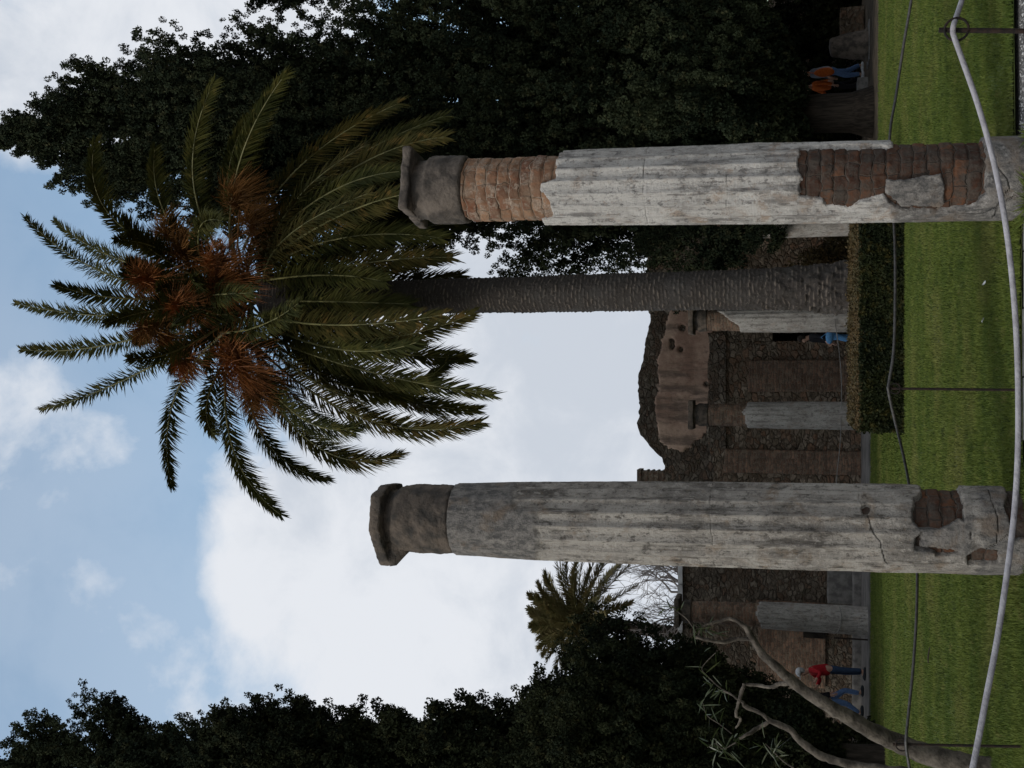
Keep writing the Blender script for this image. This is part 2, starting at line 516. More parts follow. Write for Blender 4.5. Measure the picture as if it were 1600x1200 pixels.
M['fruit_dull'] = simple_mat('brown_fruit_stalk', (0.12, 0.06, 0.02), (0.30, 0.14, 0.04), 2.5, 0.7, 0.2)
M['hedge_leaf'] = leaf_mat('box_leaf', ((0.009, 0.013, 0.005), (0.017, 0.021, 0.007), (0.06, 0.05, 0.014)), 1.6, 0.6, 0.08, 0.05, 9.0)
M['hedge_top'] = leaf_mat('dry_box_leaf', ((0.075, 0.048, 0.018), (0.055, 0.045, 0.018), (0.10, 0.06, 0.022)), 1.3, 0.6, 0.2, 0.1, 6.0)
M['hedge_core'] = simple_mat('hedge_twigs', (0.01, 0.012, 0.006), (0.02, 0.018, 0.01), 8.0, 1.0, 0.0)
M['oleander'] = leaf_mat('oleander_leaf', ((0.035, 0.05, 0.016), (0.055, 0.068, 0.025), (0.09, 0.088, 0.035)), 2.0, 0.4, 0.45, 0.22, 6.0)
M['iron'] = simple_mat('rusty_iron', (0.012, 0.010, 0.009), (0.03, 0.018, 0.013), 30.0, 0.8, 0.2, 0.3)
M['rope_pale'] = simple_mat('pale_rope', (0.28, 0.265, 0.28), (0.38, 0.365, 0.38), 18.0, 0.75, 0.25, 0.4, stretch=(1, 1, 1))
M['rope_dark'] = simple_mat('dark_rope', (0.03, 0.028, 0.025), (0.065, 0.06, 0.055), 25.0, 0.45, 0.45, 0.3)
M['cord'] = simple_mat('thin_cord', (0.14, 0.13, 0.12), (0.2, 0.19, 0.18), 9.0, 0.6, 0.3)
M['paper'] = simple_mat('white_paper', (0.65, 0.65, 0.62), (0.8, 0.8, 0.78), 30.0, 0.8, 0.2)
M['skin'] = simple_mat('skin', (0.36, 0.21, 0.15), (0.42, 0.26, 0.19), 12.0, 0.6, 0.3)


def cloth(name, c, s=25.0):
    return simple_mat(name, tuple(v * 0.78 for v in c), c, s, 0.9, 0.15, 0.3)


def lawn_mat(name, cols, rough=0.7, trans=0.15):
    mt, nt, bs, out = new_mat(name)
    p = nt.nodes.new('ShaderNodeNewGeometry').outputs['Position']
    row = node(nt, 'ShaderNodeMapping', {'Vector': p, 'Scale': (0.35, 1.6, 1.0)}).outputs[0]
    a = noise(nt, p, 0.55, 6.0, 0.6)
    b = noise(nt, row, 1.4, 6.0, 0.65)
    d = noise(nt, node(nt, 'ShaderNodeMapping', {'Vector': p, 'Scale': (1.0, 0.55, 1.0)}).outputs[0], 6.0, 6.0, 0.7)
    c = mixc(nt, mapr(nt, b, 0.36, 0.62), cols[0], cols[1])
    c = mixc(nt, mapr(nt, a, 0.48, 0.66, 0, 0.8), c, cols[2])
    c = mixc(nt, mapr(nt, d, 0.55, 0.72, 0, 0.75), c, cols[3])
    c = mixc(nt, mapr(nt, d, 0.45, 0.34, 0, 0.75), c, cols[4])
    e = noise(nt, p, 22.0, 3.0, 0.6)
    c = mixc(nt, mapr(nt, e, 0.42, 0.3, 0, 0.7), c, cols[4])
    nt.links.new(c, bs.inputs['Base Color'])
    bs.inputs['Roughness'].default_value = rough
    bs.inputs['Specular IOR Level'].default_value = 0.25
    if trans:
        tr = node(nt, 'ShaderNodeBsdfTranslucent', {'Color': c})
        mx = node(nt, 'ShaderNodeMixShader', {0: trans, 1: bs.outputs[0], 2: tr.outputs[0]})
        nt.links.new(mx.outputs[0], out.inputs[0])
    return mt


M['grass'] = lawn_mat('grass_blade', ((0.07, 0.104, 0.016), (0.115, 0.145, 0.025), (0.16, 0.165, 0.042), (0.21, 0.195, 0.062), (0.024, 0.04, 0.008)))
M['turf'] = lawn_mat('turf_soil', ((0.055, 0.08, 0.014), (0.085, 0.105, 0.02), (0.085, 0.085, 0.03), (0.10, 0.085, 0.04), (0.03, 0.04, 0.012)), 0.95, 0.0)
M['earth'] = simple_mat('bare_earth', (0.06, 0.05, 0.038), (0.12, 0.095, 0.07), 3.0, 1.0, 0.05, 0.8, 8.0)
M['gravel'] = simple_mat('gravel_bed', (0.09, 0.085, 0.08), (0.22, 0.21, 0.2), 45.0, 0.95, 0.15, 1.0, 4.0)
M['pebble'] = simple_mat('pebbles', (0.13, 0.125, 0.12), (0.5, 0.49, 0.47), 28.0, 0.85, 0.2, 0.2, 2.0)
M['paving'] = simple_mat('paving', (0.095, 0.09, 0.085), (0.165, 0.155, 0.145), 2.0, 0.9, 0.2, 0.5, 7.0)


# ================================================================== the setting
def sheet(name, pts, z, mat, kind='structure', sub=1):
    V = [(x, y, z) for x, y in pts]
    me = bpy.data.meshes.new(name)
    me.from_pydata(V, [], [list(range(len(V)))])
    me.materials.append(mat)
    o = bpy.data.objects.new(name, me)
    COL.objects.link(o)
    return tag(o, kind=kind)


sheet('ground', [(-900, -300), (900, -300), (900, 1500), (-900, 1500)], -0.10, M['earth'])
sheet('gravel_path', [(-12, -12), (12, -12), (12, 9.6), (-12, 9.6)], -0.05, M['gravel'])
LAWN = [(-1.35, 5.6), (-1.2, 8.2), (-0.6, 8.95), (0.2, 9.02), (1.3, 9.0), (2.0, 9.28), (3.4, 9.36), (6.0, 9.4), (11.0, 9.4), (11.0, 24.7), (4.3, 24.9),
        (3.6, 27.8), (-14.0, 27.8), (-14.0, 5.6)]
sheet('lawn', LAWN, 0.0, M['turf'])
sheet('lawn_edge', [(-14, 5.58), (-1.33, 5.58), (-1.18, 8.18), (-0.58, 8.93), (0.2, 9.0), (1.3, 8.98), (2.0, 9.25), (3.4, 9.33), (11, 9.37), (11.0, 25.2), (4.4, 25.2), (3.7, 27.85), (-14, 27.85)], -0.012, M['turf'])
sheet('soil_bed', [(-11, 24.6), (14, 24.6), (14, 40), (-11, 40)], -0.02, M['earth'])

pv = MB(); pv.box((-14, 27.9, -0.09), (3.8, 31.6, 0.05))
tag(pv.build('portico_pavement', M['paving'], smooth=False), kind='structure')
kb = MB()
x = -0.42
while x < 1.28:
    w = random.uniform(0.42, 0.6)
    kb.box((x, 8.42 + random.uniform(-.01, .01), -0.09), (min(x + w - 0.012, 1.3), 8.84 + random.uniform(-.015, .015), 0.012 + random.uniform(-.006, .006)))
    x += w
tag(kb.build('kerb', M['stone_grey'], smooth=False), kind='structure')

# grass: short mown blades, denser near the camera
def inside(px, py, poly):
    return poly_sd(px, py, poly) > 0


def make_grass():
    n = 700000
    Y = 5.7 + (27.7 - 5.7) * rng.random(n) ** 1.75
    X = (rng.random(n) * 2 - 1) * (0.40 * Y + 0.6)
    k = (poly_sd(X, Y, LAWN) > -0.02 - 0.06 * np.abs(fbm(np.stack([X * 3, Y * 3, X * 0], 1), 3) + 0.25)) & (np.hypot(X - 1.59, Y - 9.1) > 0.3) & (np.hypot(X + 1.12, Y - 8.95) > 0.3)
    k &= ~((X > -0.7) & (X < 3.45) & (Y > 18.6) & (Y < 23))
    bare = fbm(np.stack([X * 1.1, Y * 0.7, X * 0 + 3], 1), 5, 0.65)
    k &= rng.random(len(X)) < np.clip(1.0 + bare * 5.0 + 0.6, 0.25, 1)
    X, Y = X[k], Y[k]
    n = len(X)
    h = (0.018 + 0.03 * rng.random(n)) * (0.8 + 0.5 * fbm(np.stack([X * 2, Y * 2, X * 0], 1), 3) + 0.12)
    h = np.clip(h * 1.15, 0.012, 0.08)
    w = (0.003 + 0.00045 * Y) * (0.7 + 0.6 * rng.random(n))
    a = rng.random(n) * 2 * PI
    lean = 0.6 * h * rng.random(n)
    b = rng.random(n) * 2 * PI
    dx, dy = np.cos(a) * w, np.sin(a) * w
    V = np.empty((n, 3, 3), np.float32)
    V[:, 0] = np.stack([X - dx, Y - dy, np.full(n, -0.004)], 1)
    V[:, 1] = np.stack([X + dx, Y + dy, np.full(n, -0.004)], 1)
    V[:, 2] = np.stack([X + np.cos(b) * lean, Y + np.sin(b) * lean, h], 1)
    F = np.arange(n * 3).reshape(n, 3)
    tag(mesh_obj('grass', V.reshape(-1, 3), F, M['grass'], smooth=False), kind='stuff', label='short mown green grass growing all over the lawn', cat='grass')


make_grass()


def make_pebbles():
    n = 9000
    X = rng.uniform(-3.2, 4.2, n); Y = rng.uniform(8.0, 9.25, n)
    k = ~inside(X, Y, LAWN) & ~((X > -0.45) & (X < 1.32) & (Y > 8.4) & (Y < 8.86)) & (np.hypot(X - 1.59, Y - 9.1) > 0.33) & (np.hypot(X + 1.12, Y - 8.95) > 0.33)
    X, Y = X[k], Y[k]; n = len(X)
    oc = np.array([(1, 0, 0), (0, 1, 0), (-1, 0, 0), (0, -1, 0), (0, 0, 1), (0, 0, -1)], float)
    fc = np.array([(0, 1, 4), (1, 2, 4), (2, 3, 4), (3, 0, 4), (1, 0, 5), (2, 1, 5), (3, 2, 5), (0, 3, 5)])
    s = 0.006 + 0.012 * rng.random(n) ** 2
    V = oc[None] * s[:, None, None] * rng.uniform(0.6, 1.2, (n, 6, 1))
    V[:, :, 2] *= 0.7
    V += np.stack([X, Y, np.full(n, -0.047)], 1)[:, None]
    F = fc[None] + (np.arange(n) * 6)[:, None, None]
    tag(mesh_obj('gravel', V.reshape(-1, 3), F.reshape(-1, 3), M['pebble'], smooth=True), kind='stuff', label='loose grey and white pebbles along the lawn edge', cat='gravel')


make_pebbles()


# ================================================================== columns
def column(label, base, tilt, Rf, zs, exposed, kept, grimed, plaster, brick_lo, brick_hi, zsplit, cap, group,
           nth=160, dz=0.012, flutes=18, fdepth=0.016, thick=0.03, seed=0, rag=0.032, z0=-0.08, fl_lo=0.7, cracks=()):
    root = empty('column', base, label, 'column', group, (0, tilt, 0))
    nzr = max(8, int((zs - z0) / dz))
    th = np.linspace(-PI, PI, nth + 1)[:-1]
    zz = np.linspace(z0, zs, nzr + 1)
    TH, Z = np.meshgrid(th, zz)
    R0 = Rf(Z)
    P3 = np.stack([np.sin(TH) * 0.33 + seed, -np.cos(TH) * 0.33, Z], -1)
    A = TH * 0.33
    e = np.full(TH.shape, -9.0)
    for p in exposed:
        e = np.maximum(e, poly_sd(A, Z, [(a * 0.33, z) for a, z in p]))
    for p in kept:
        e = np.minimum(e, -poly_sd(A, Z, [(a * 0.33, z) for a, z in p]))
    e = e + rag * fbm(P3 * 9.0, 4) * 2 + rag * 0.5 * fbm(P3 * 40.0, 2)
    g = np.zeros(TH.shape)
    for p in grimed:
        d = poly_sd(A, Z, [(a * 0.33, z) for a, z in p]) + 0.09 * fbm(P3 * 7.0, 4)
        g = np.maximum(g, np.clip(0.5 + d / 0.05, 0, 1))
    ck = np.zeros(TH.shape)
    wz = 0.02 * fbm(P3 * 8.0, 3); wa = 0.02 * fbm(P3 * 8.0 + 40, 3)
    for line, wd in cracks:
        for (a0, q0), (a1, q1) in zip(line, line[1:]):
            ax, bx = a0 * 0.33, a1 * 0.33
            ex, ez = bx - ax, q1 - q0
            tt = np.clip(((A + wa - ax) * ex + (Z + wz - q0) * ez) / (ex * ex + ez * ez + 1e-9), 0, 1)
            dd = np.hypot(A + wa - ax - tt * ex, Z + wz - q0 - tt * ez)
            ck = np.maximum(ck, np.clip(1.0 - dd / (wd * 0.8), 0, 1) * (0.35 if wd < 0.0075 else 1.0))
    t = (TH / (2 * PI) * flutes) % 1.0
    scoop = (1 - (2 * t - 1) ** 2) * fdepth * np.clip((Z - fl_lo) / 0.5, 0.25, 1)
    worn = 0.011 * fbm(P3 * 3.0, 4) + 0.0045 * fbm(P3 * 25.0, 3)
    Rp = R0 - scoop * (1 - 0.75 * g) + worn - 0.004 * ck
    core = R0 - thick - 0.004
    ramp = np.clip((e + 0.008) / 0.012, 0, 1)
    Rp = Rp * (1 - ramp) + (core - 0.03) * ramp
    V = np.stack([np.sin(TH) * Rp, -np.cos(TH) * Rp, Z], -1).reshape(-1, 3)
    i, j = np.meshgrid(np.arange(nzr), np.arange(nth), indexing='ij')
    j2 = (j + 1) % nth
    F = np.stack([i * nth + j, i * nth + j2, (i + 1) * nth + j2, (i + 1) * nth + j], -1).reshape(-1, 4)
    mn = np.minimum.reduce([e[i, j], e[i, j2], e[i + 1, j2], e[i + 1, j]]).reshape(-1)
    F = F[mn < 0.02]
    mesh_obj('plaster_shell', V, F, plaster, root, attrs={'grime': g.reshape(-1), 'crack': ck.reshape(-1)})
    # brick core where anything is exposed
    if exposed:
        bw, bh = 0.27, 0.098
        row = np.floor(Z / bh); off = (row % 2) * 0.5
        bi = np.floor(A / bw + off)
        hsh = np.modf(np.abs(np.sin(row * 12.9898 + bi * 78.233 + seed) * 43758.5453))[0]
        fr = Z / bh - row
        joint = np.exp(-(np.minimum(fr, 1 - fr) / 0.07) ** 2)
        Rc = core + 0.016 * (hsh - 0.5) - 0.010 * joint + 0.026 * fbm(P3 * 11.0, 5) - 0.02 * (hsh > 0.93) - 0.006
        Vc = np.stack([np.sin(TH) * Rc, -np.cos(TH) * Rc, Z], -1).reshape(-1, 3)
        F = np.stack([i * nth + j, i * nth + j2, (i + 1) * nth + j2, (i + 1) * nth + j], -1).reshape(-1, 4)
        ua = th * 0.33
        step = 2 * PI * 0.33 / nth
        U = np.stack([ua[j], ua[j] + step, ua[j] + step, ua[j]], -1)
        W = np.stack([zz[i], zz[i], zz[i + 1], zz[i + 1]], -1)
        uv = np.stack([U, W], -1).reshape(-1, 2)
        mx = np.maximum.reduce([e[i, j], e[i, j2], e[i + 1, j2], e[i + 1, j]]).reshape(-1)
        sel = mx > -0.06
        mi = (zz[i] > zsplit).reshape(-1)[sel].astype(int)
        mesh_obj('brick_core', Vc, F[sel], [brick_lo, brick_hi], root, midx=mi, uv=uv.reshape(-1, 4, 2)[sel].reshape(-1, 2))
    cap(root)
    return root


def capital(zb, zt, rn, mat, amat, slab=0.09, corners=None, flare=None, seg=72, seed=0, ech=0.1):
    """neck drum from zb, a slab of the given plan on top up to zt"""
    def f(root):
        b = MB()
        b.lathe([(0.05, zb - 0.002), (rn - 0.02, zb + 0.001), (rn, zb + 0.02), (rn + 0.006, zb + (zt - zb) * 0.3), (rn, zt - slab - ech - 0.03),
                 (rn - 0.03, zt - slab - ech), (rn - 0.045, zt - slab - 0.03), (rn - 0.03, zt - slab + 0.004), (0.05, zt - slab + 0.006)], seg)
        # finer rings so the noise can work
        def disp(V):
            r = np.hypot(V[:, 0], V[:, 1])[:, None]
            n = fbm(V * 6.0 + seed, 4)[:, None] * 0.04 + fbm(V * 22.0 + seed, 4, 0.65)[:, None] * 0.022 - 0.05 * np.clip(fbm(V * 9.0 + seed + 3, 3)[:, None] - 0.14, 0, 1)
            V = V.copy()
            V[:, :2] *= (1 + n / np.maximum(r, 0.08))
            return V
        pr = []
        base_prof = [(0.05, zb - 0.002), (rn - 0.02, zb + 0.001), (rn, zb + 0.02), (rn + 0.006, zb + (zt - zb) * 0.3), (rn, zt - slab - ech - 0.03),
                     (rn - 0.03, zt - slab - ech), (rn - 0.045, zt - slab - 0.03), (rn - 0.03, zt - slab + 0.004), (0.05, zt - slab + 0.006)]
        for (r0, z0), (r1, z1) in zip(base_prof, base_prof[1:]):
            k = max(1, int(math.hypot(r1 - r0, z1 - z0) / 0.018))
            pr += [(r0 + (r1 - r0) * q / k, z0 + (z1 - z0) * q / k) for q in range(k)]
        pr.append(base_prof[-1])
        b = MB(); b.lathe(pr, seg)
        b.build('neck', mat, root, disp=disp)
        ph = np.linspace(-PI, PI, 160, endpoint=False)
        dx, dy = np.sin(ph), -np.cos(ph)
        S = np.zeros_like(ph)
        cs = np.array(corners)
        for k in range(len(cs)):
            a = cs[k]; e = cs[(k + 1) % len(cs)] - a
            den = dx * e[1] - dy * e[0]
            tt = (a[0] * e[1] - a[1] * e[0]) / np.where(np.abs(den) < 1e-9, 1e-9, den)
            ss = (a[0] * dy - a[1] * dx) / np.where(np.abs(den) < 1e-9, 1e-9, den)
            ok = (tt > 0) & (ss >= -1e-6) & (ss <= 1 + 1e-6)
            S = np.where(ok & (tt > S), tt, S)
        N = rn - 0.05
        w = np.zeros_like(ph)
        if flare is not None:
            fa, fw = flare
            dd = (ph - fa + PI) % (2 * PI) - PI
            w = np.clip(1.25 - np.abs(dd) / fw, 0, 1)
        lay = [(zt - slab - 0.21, np.full_like(ph, N)), (zt - slab - 0.13, N + (S - N) * w * 0.5), (zt - slab - 0.06, N + (S - N) * w * 0.93),
               (zt - slab - 0.002, N + (S - N) * w), (zt - slab, S * 0.985), (zt - slab + 0.02, S), (zt - slab * 0.5, S), (zt - 0.015, S * 0.995), (zt, S * 0.965), (zt + 0.004, S * 0.6), (zt + 0.006, S * 0.05)]
        V = []
        for z, r in lay:
            r = np.minimum(r, r)
            V.append(np.stack([dx * r, dy * r, np.full_like(r, z)], 1))
        V = np.concatenate(V)
        nn = fbm(V * 7.0 + seed + 5, 4)[:, None]
        n2 = fbm(V * 30.0 + seed, 3)[:, None]
        n3 = np.clip(fbm(V * 11.0 + seed + 9, 3)[:, None] - 0.12, 0, 1)
        V[:, :2] *= (1 + 0.07 * nn + 0.035 * n2 - 0.35 * n3)
        V[:, 2] += 0.02 * nn[:, 0] + 0.012 * n2[:, 0]
        n = len(ph)
        i, j = np.meshgrid(np.arange(len(lay) - 1), np.arange(n), indexing='ij')
        F = np.stack([i * n + j, i * n + (j + 1) % n, (i + 1) * n + (j + 1) % n, (i + 1) * n + j], -1).reshape(-1, 4)
        mesh_obj('abacus', V, F, amat, root)
    return f


NEAR_G = 'fluted columns at the near edge of the lawn'
XR, YR, TR = 1.59, 9.1, R(1.55)
XL, YL, TL = -1.115, 8.95, R(-0.75)


def colpix(x, y, bx, by, tl, r, th0):
    p = at(x, y, by - r * 0.95)
    z = p.z
    q = at(x, y, by - 0.1)
    s = (q.x - (bx + math.tan(tl) * z)) / r
    if s > 0.955: return (PI, z)
    if s < -0.955: return (-PI, z)
    return (math.asin(s) + th0, z)


def rp(pts): return [colpix(x, y, XR, YR, TR, 0.32, R(-10)) for x, y in pts]
def lp(pts): return [colpix(x, y, XL, YL, TL, 0.34, R(7)) for x, y in pts]


def rf_right(z): return np.interp(z, [-0.1, 0.3, 2.0, 3.6, 4.5], [0.325, 0.322, 0.33, 0.318, 0.306])
def rf_left(z): return np.interp(z, [-0.1, 0.4, 1.6, 2.8, 3.8, 4.6], [0.338, 0.34, 0.348, 0.348, 0.332, 0.31])


column('tall pale column on the right with orange brick bared below its grey capital', (XR, YR, 0), TR, rf_right, 4.44,
       [rp([(690, 180), (866, 180), (866, 240), (866, 274), (842, 281), (842, 293), (853, 301), (860, 338), (836, 344), (826, 352), (826, 420), (690, 420)]),
        rp([(1247, 226), (1252, 302), (1287, 308), (1295, 318), (1325, 321), (1345, 311), (1382, 300), (1395, 312), (1415, 322), (1470, 326), (1520, 320), (1540, 298), (1542, 180), (1402, 180), (1396, 222)])],
       [rp([(1388, 277), (1470, 268), (1479, 300), (1476, 320), (1410, 321), (1386, 300)])],
       [rp([(1380, 270), (1480, 262), (1485, 330), (1400, 326)]), rp([(1530, 160), (1620, 160), (1620, 420), (1530, 420)]), rp([(1395, 324), (1540, 322), (1540, 340), (1440, 344)])],
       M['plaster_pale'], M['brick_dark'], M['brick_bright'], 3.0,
       capital(4.44, 4.985, 0.292, M['tufa'], M['tufa'], 0.085, [(-.20, -.33), (.35, -.26), (.27, .30), (-.31, .22)], seed=3), NEAR_G, nth=220, dz=0.01, seed=1, fdepth=0.026, cracks=[(rp([(1006, 226), (1005, 260), (1007, 300), (1006, 362)]), 0.007), (rp([(1135, 268), (1138, 300), (1134, 320)]), 0.006), (rp([(1548, 222), (1556, 255), (1574, 275), (1580, 290), (1566, 312), (1562, 335)]), 0.012), (rp([(1500, 330), (1545, 328), (1590, 300)]), 0.008)])

column('tall grey column left of the palm with a chipped dark capital and one brick hole', (XL, YL, 0), TL, rf_left, 4.50,
       [lp([(1450, 700), (1450, 757), (1446, 772), (1429, 779), (1426, 812), (1435, 825), (1440, 837), (1430, 842), (1430, 860), (1462, 862), (1465, 869), (1510, 865), (1517, 832), (1507, 820), (1510, 775), (1512, 757), (1512, 700)]),
        lp([(1512, 869), (1530, 862), (1560, 862), (1565, 885), (1515, 884)]), lp([(1347, 795), (1352, 791), (1361, 793), (1358, 806), (1349, 806)]),
        lp([(1578, 740), (1583, 775), (1574, 800), (1586, 840), (1620, 846), (1640, 700)])],
       [lp([(1428, 826), (1442, 836), (1436, 858), (1512, 866), (1519, 830), (1500, 812), (1470, 828)])],
       [lp([(1425, 815), (1520, 815), (1520, 872), (1425, 866)]), lp([(690, 600), (780, 600), (800, 790), (835, 800), (835, 860), (800, 980), (690, 980)]), lp([(1540, 600), (1650, 600), (1650, 1000), (1525, 1000)])],
       M['plaster_grey'], M['brick_dark'], M['brick_bright'], 9.0,
       capital(4.50, 5.19, 0.292, M['tufa_dark'], M['tufa_dark'], 0.10, [(-.07, -.35), (.22, -.30), (.30, -.12), (.29, .2), (.1, .38), (-.26, .22), (-.42, -.13)], flare=(math.atan2(-.42, .13), 0.42), seed=11, ech=0.07),
       NEAR_G, nth=220, dz=0.01, seed=4, fdepth=0.03, cracks=[(lp([(1112, 740), (1110, 800), (1113, 840), (1111, 890)]), 0.007), (lp([(1334, 758), (1345, 782), (1350, 795)]), 0.006), (lp([(1356, 808), (1365, 832), (1376, 850), (1380, 868), (1387, 884)]), 0.008), (lp([(1552, 765), (1556, 790), (1560, 810), (1558, 850)]), 0.009), (lp([(1520, 868), (1560, 850), (1575, 838)]), 0.009)], rag=0.03)

# the colonnade on the far side of the lawn
FAR_G = 'columns of the far portico'
FY = 28.45


def far_column(X, ztop, zcap, zbr, label, slant=0.0, seed=0, full=True):
    ex = [[(-PI, zbr - slant), (-0.6, zbr - slant * 0.6), (0.2, zbr + 0.1), (0.9, zbr + slant), (PI, zbr + slant), (PI, 9), (-PI, 9)]] if full else []
    cp = capital(zcap, ztop, 0.295, M['tufa_dark'], M['tufa_dark'], 0.13, [(-.37, -.37), (.37, -.37), (.37, .37), (-.37, .37)], seg=40, seed=seed, ech=0.08)
    return column(label, (X, FY, 0.05), 0.0, lambda z: np.interp(z, [0, 2, 4.4], [0.36, 0.355, 0.31]), zcap, ex, [], [], M['plaster_far'], M['brick_wall'], M['brick_wall'], 9, cp,
                  FAR_G, nth=80, dz=0.04, seed=seed, rag=0.05)


far_column(-5.93, 4.78, 4.35, 2.62, 'portico column with warm stained plaster behind the oleander trunk', 0.05, 21)
far_column(-0.80, 4.42, 3.92, 2.95, 'portico column with red brick upper half beside the hedge end', 0.0, 23)
far_column(1.66, 4.42, 3.95, 3.35, 'portico column left of the palm trunk with plaster broken on a slant', 0.35, 24)
far_column(4.08, 4.4, 3.95, 2.9, 'portico column right of the palm trunk with its upper part behind foliage', 0.0, 25)


def stump():
    root = empty('column_stump', (8.72, 29.2, -0.02), 'low broken column stump under the big cypress', 'column stump')
    b = MB()
    prof = [(0.42, 0), (0.42, 0.06), (0.38, 0.09), (0.36, 0.3), (0.30, 0.62), (0.24, 0.9), (0.20, 0.95), (0.02, 0.98)]
    pr = []
    for (r0, z0), (r1, z1) in zip(prof, prof[1:]):
        pr += [(r0 + (r1 - r0) * q / 5, z0 + (z1 - z0) * q / 5) for q in range(5)]
    b.lathe(pr + [prof[-1]], 40)
    b.build('shaft', M['tufa'], root, disp=lambda V: V + (fbm(V * 5, 4)[:, None] * 0.09) * np.array([1, 1, 0.6]))
    b = MB(); b.box((-0.5, -0.5, -0.09), (0.5, 0.5, 0.02))
    b.build('plinth', M['stone_grey'], root, smooth=False)


stump()
b = MB(); b.box((6.75, 29.4, -0.05), (7.95, 30.0, 0.24)); b.box((6.78, 29.45, 0.24), (7.0, 29.95, 0.36))
tag(b.build('stone_bench', M['stone_grey'], smooth=False, disp=lambda V: V + 0.0), 'low grey stone slab on the ground in front of the walking couple', 'stone slab')
b = MB(); b.box((9.3, 30.9, 0.0), (10.3, 31.4, 0.62))
tag(b.build('low_wall', M['rubble'], smooth=False), 'short low rubble wall in deep shade at the right edge', 'wall')


# ================================================================== ruined walls
def ragged_wall(name, x0, x1, Y, th, z0, topf, mat, parent, seed=0, amp=0.05, step=0.06, rag=0.09, axis='x'):
    nx = max(2, int((x1 - x0) / step)); nz = max(3, int((topf((x0 + x1) / 2) - z0) / step))
    xs = np.linspace(x0, x1, nx + 1)
    top = np.array([topf(x) for x in xs]) + rag * fbm(np.stack([xs * 1.7 + seed, xs * 0, xs * 0], 1), 4, 0.65) * 2
    t = np.linspace(0, 1, nz + 1)
    Z = z0 + t[:, None] * (top - z0)[None]
    X = np.broadcast_to(xs, Z.shape)
    P = np.stack([X * 2.2 + seed, Z * 2.2, Z * 0 + seed], -1)
    n = fbm(P, 5, 0.6)
    fr = np.stack([X, Y + amp * 2 * n - amp * 0.3, Z], -1)
    bk = np.stack([X, Y + th + amp * n, Z], -1)[::-1]
    ring = np.concatenate([fr, bk], 0)
    k = ring.shape[0]; w = nx + 1
    i, j = np.meshgrid(np.arange(k - 1), np.arange(nx), indexing='ij')
    F = np.stack([i * w + j, i * w + j + 1, (i + 1) * w + j + 1, (i + 1) * w + j], -1).reshape(-1, 4)
    caps = []
    for jj in (0, nx):
        for q in range(nz):
            f = [q * w + jj, (q + 1) * w + jj, (k - 2 - q) * w + jj, (k - 1 - q) * w + jj]
            caps.append(f[::-1] if jj else f)
    F = np.concatenate([F, np.array(caps)])
    V = ring.reshape(-1, 3)
    uv = V[F.reshape(-1)][:, [0, 2]]
    return mesh_obj(name, V, F, mat, parent, uv=uv, smooth=True)


def plaster_panel(name, poly, Y, mat, parent, holes=(), seed=0, step=0.04, th=0.05):
    poly = np.array(poly)
    x0, z0 = poly.min(0) - 0.2; x1, z1 = poly.max(0) + 0.2
    nx = int((x1 - x0) / step); nz = int((z1 - z0) / step)
    X, Z = np.meshgrid(np.linspace(x0, x1, nx + 1), np.linspace(z0, z1, nz + 1))
    P = np.stack([X * 1.5 + seed, Z * 1.5, X * 0], -1)
    e = poly_sd(X, Z, poly) + 0.3 * fbm(P * 1.1, 6, 0.65) * 2 + 0.08
    for hx, hz, hr in holes:
        e = np.minimum(e, np.hypot(X - hx, (Z - hz) * 1.2) - hr + 0.1 * fbm(P * 4, 3))
    rm = np.clip(e / 0.05, 0, 1)
    Yv = Y - th * rm + 0.09 * fbm(P * 1.2, 5, 0.6)
    V = np.stack([X, Yv + (1 - rm) * 0.12, Z], -1).reshape(-1, 3)
    w = nx + 1
    i, j = np.meshgrid(np.arange(nz), np.arange(nx), indexing='ij')
    F = np.stack([i * w + j, i * w + j + 1, (i + 1) * w + j + 1, (i + 1) * w + j], -1).reshape(-1, 4)
    mx = np.maximum.reduce([e[i, j], e[i, j + 1], e[i + 1, j + 1], e[i + 1, j]]).reshape(-1)
    return mesh_obj(name, V, F[mx > 0], mat, parent)


def zx(x, y, Y):
    p = at(x, y, Y)
    return (p.x, p.z)


wall = empty('ruined_wall', (0, 32, 0), 'tall ruined wall with pinkish plaster left on its upper storey', 'wall')
top_pts = sorted([zx(1012, 440, 32.3), zx(1015, 492, 32.3), zx(1008, 530, 32.3), zx(1006, 560, 32.3), zx(1000, 598, 32.3), zx(998, 640, 32.3), zx(999, 680, 32.3), zx(1008, 692, 32.3), zx(1020, 706, 32.3), zx(1034, 716, 32.3), zx(1037, 752, 32.3), zx(1040, 780, 32.3)])
tx = [p[0] for p in top_pts]; tz = [p[1] for p in top_pts]
WX0, WX1 = -3.1, 5.2


def rel(o):
    o.location = (0, -32, 0)
    return o


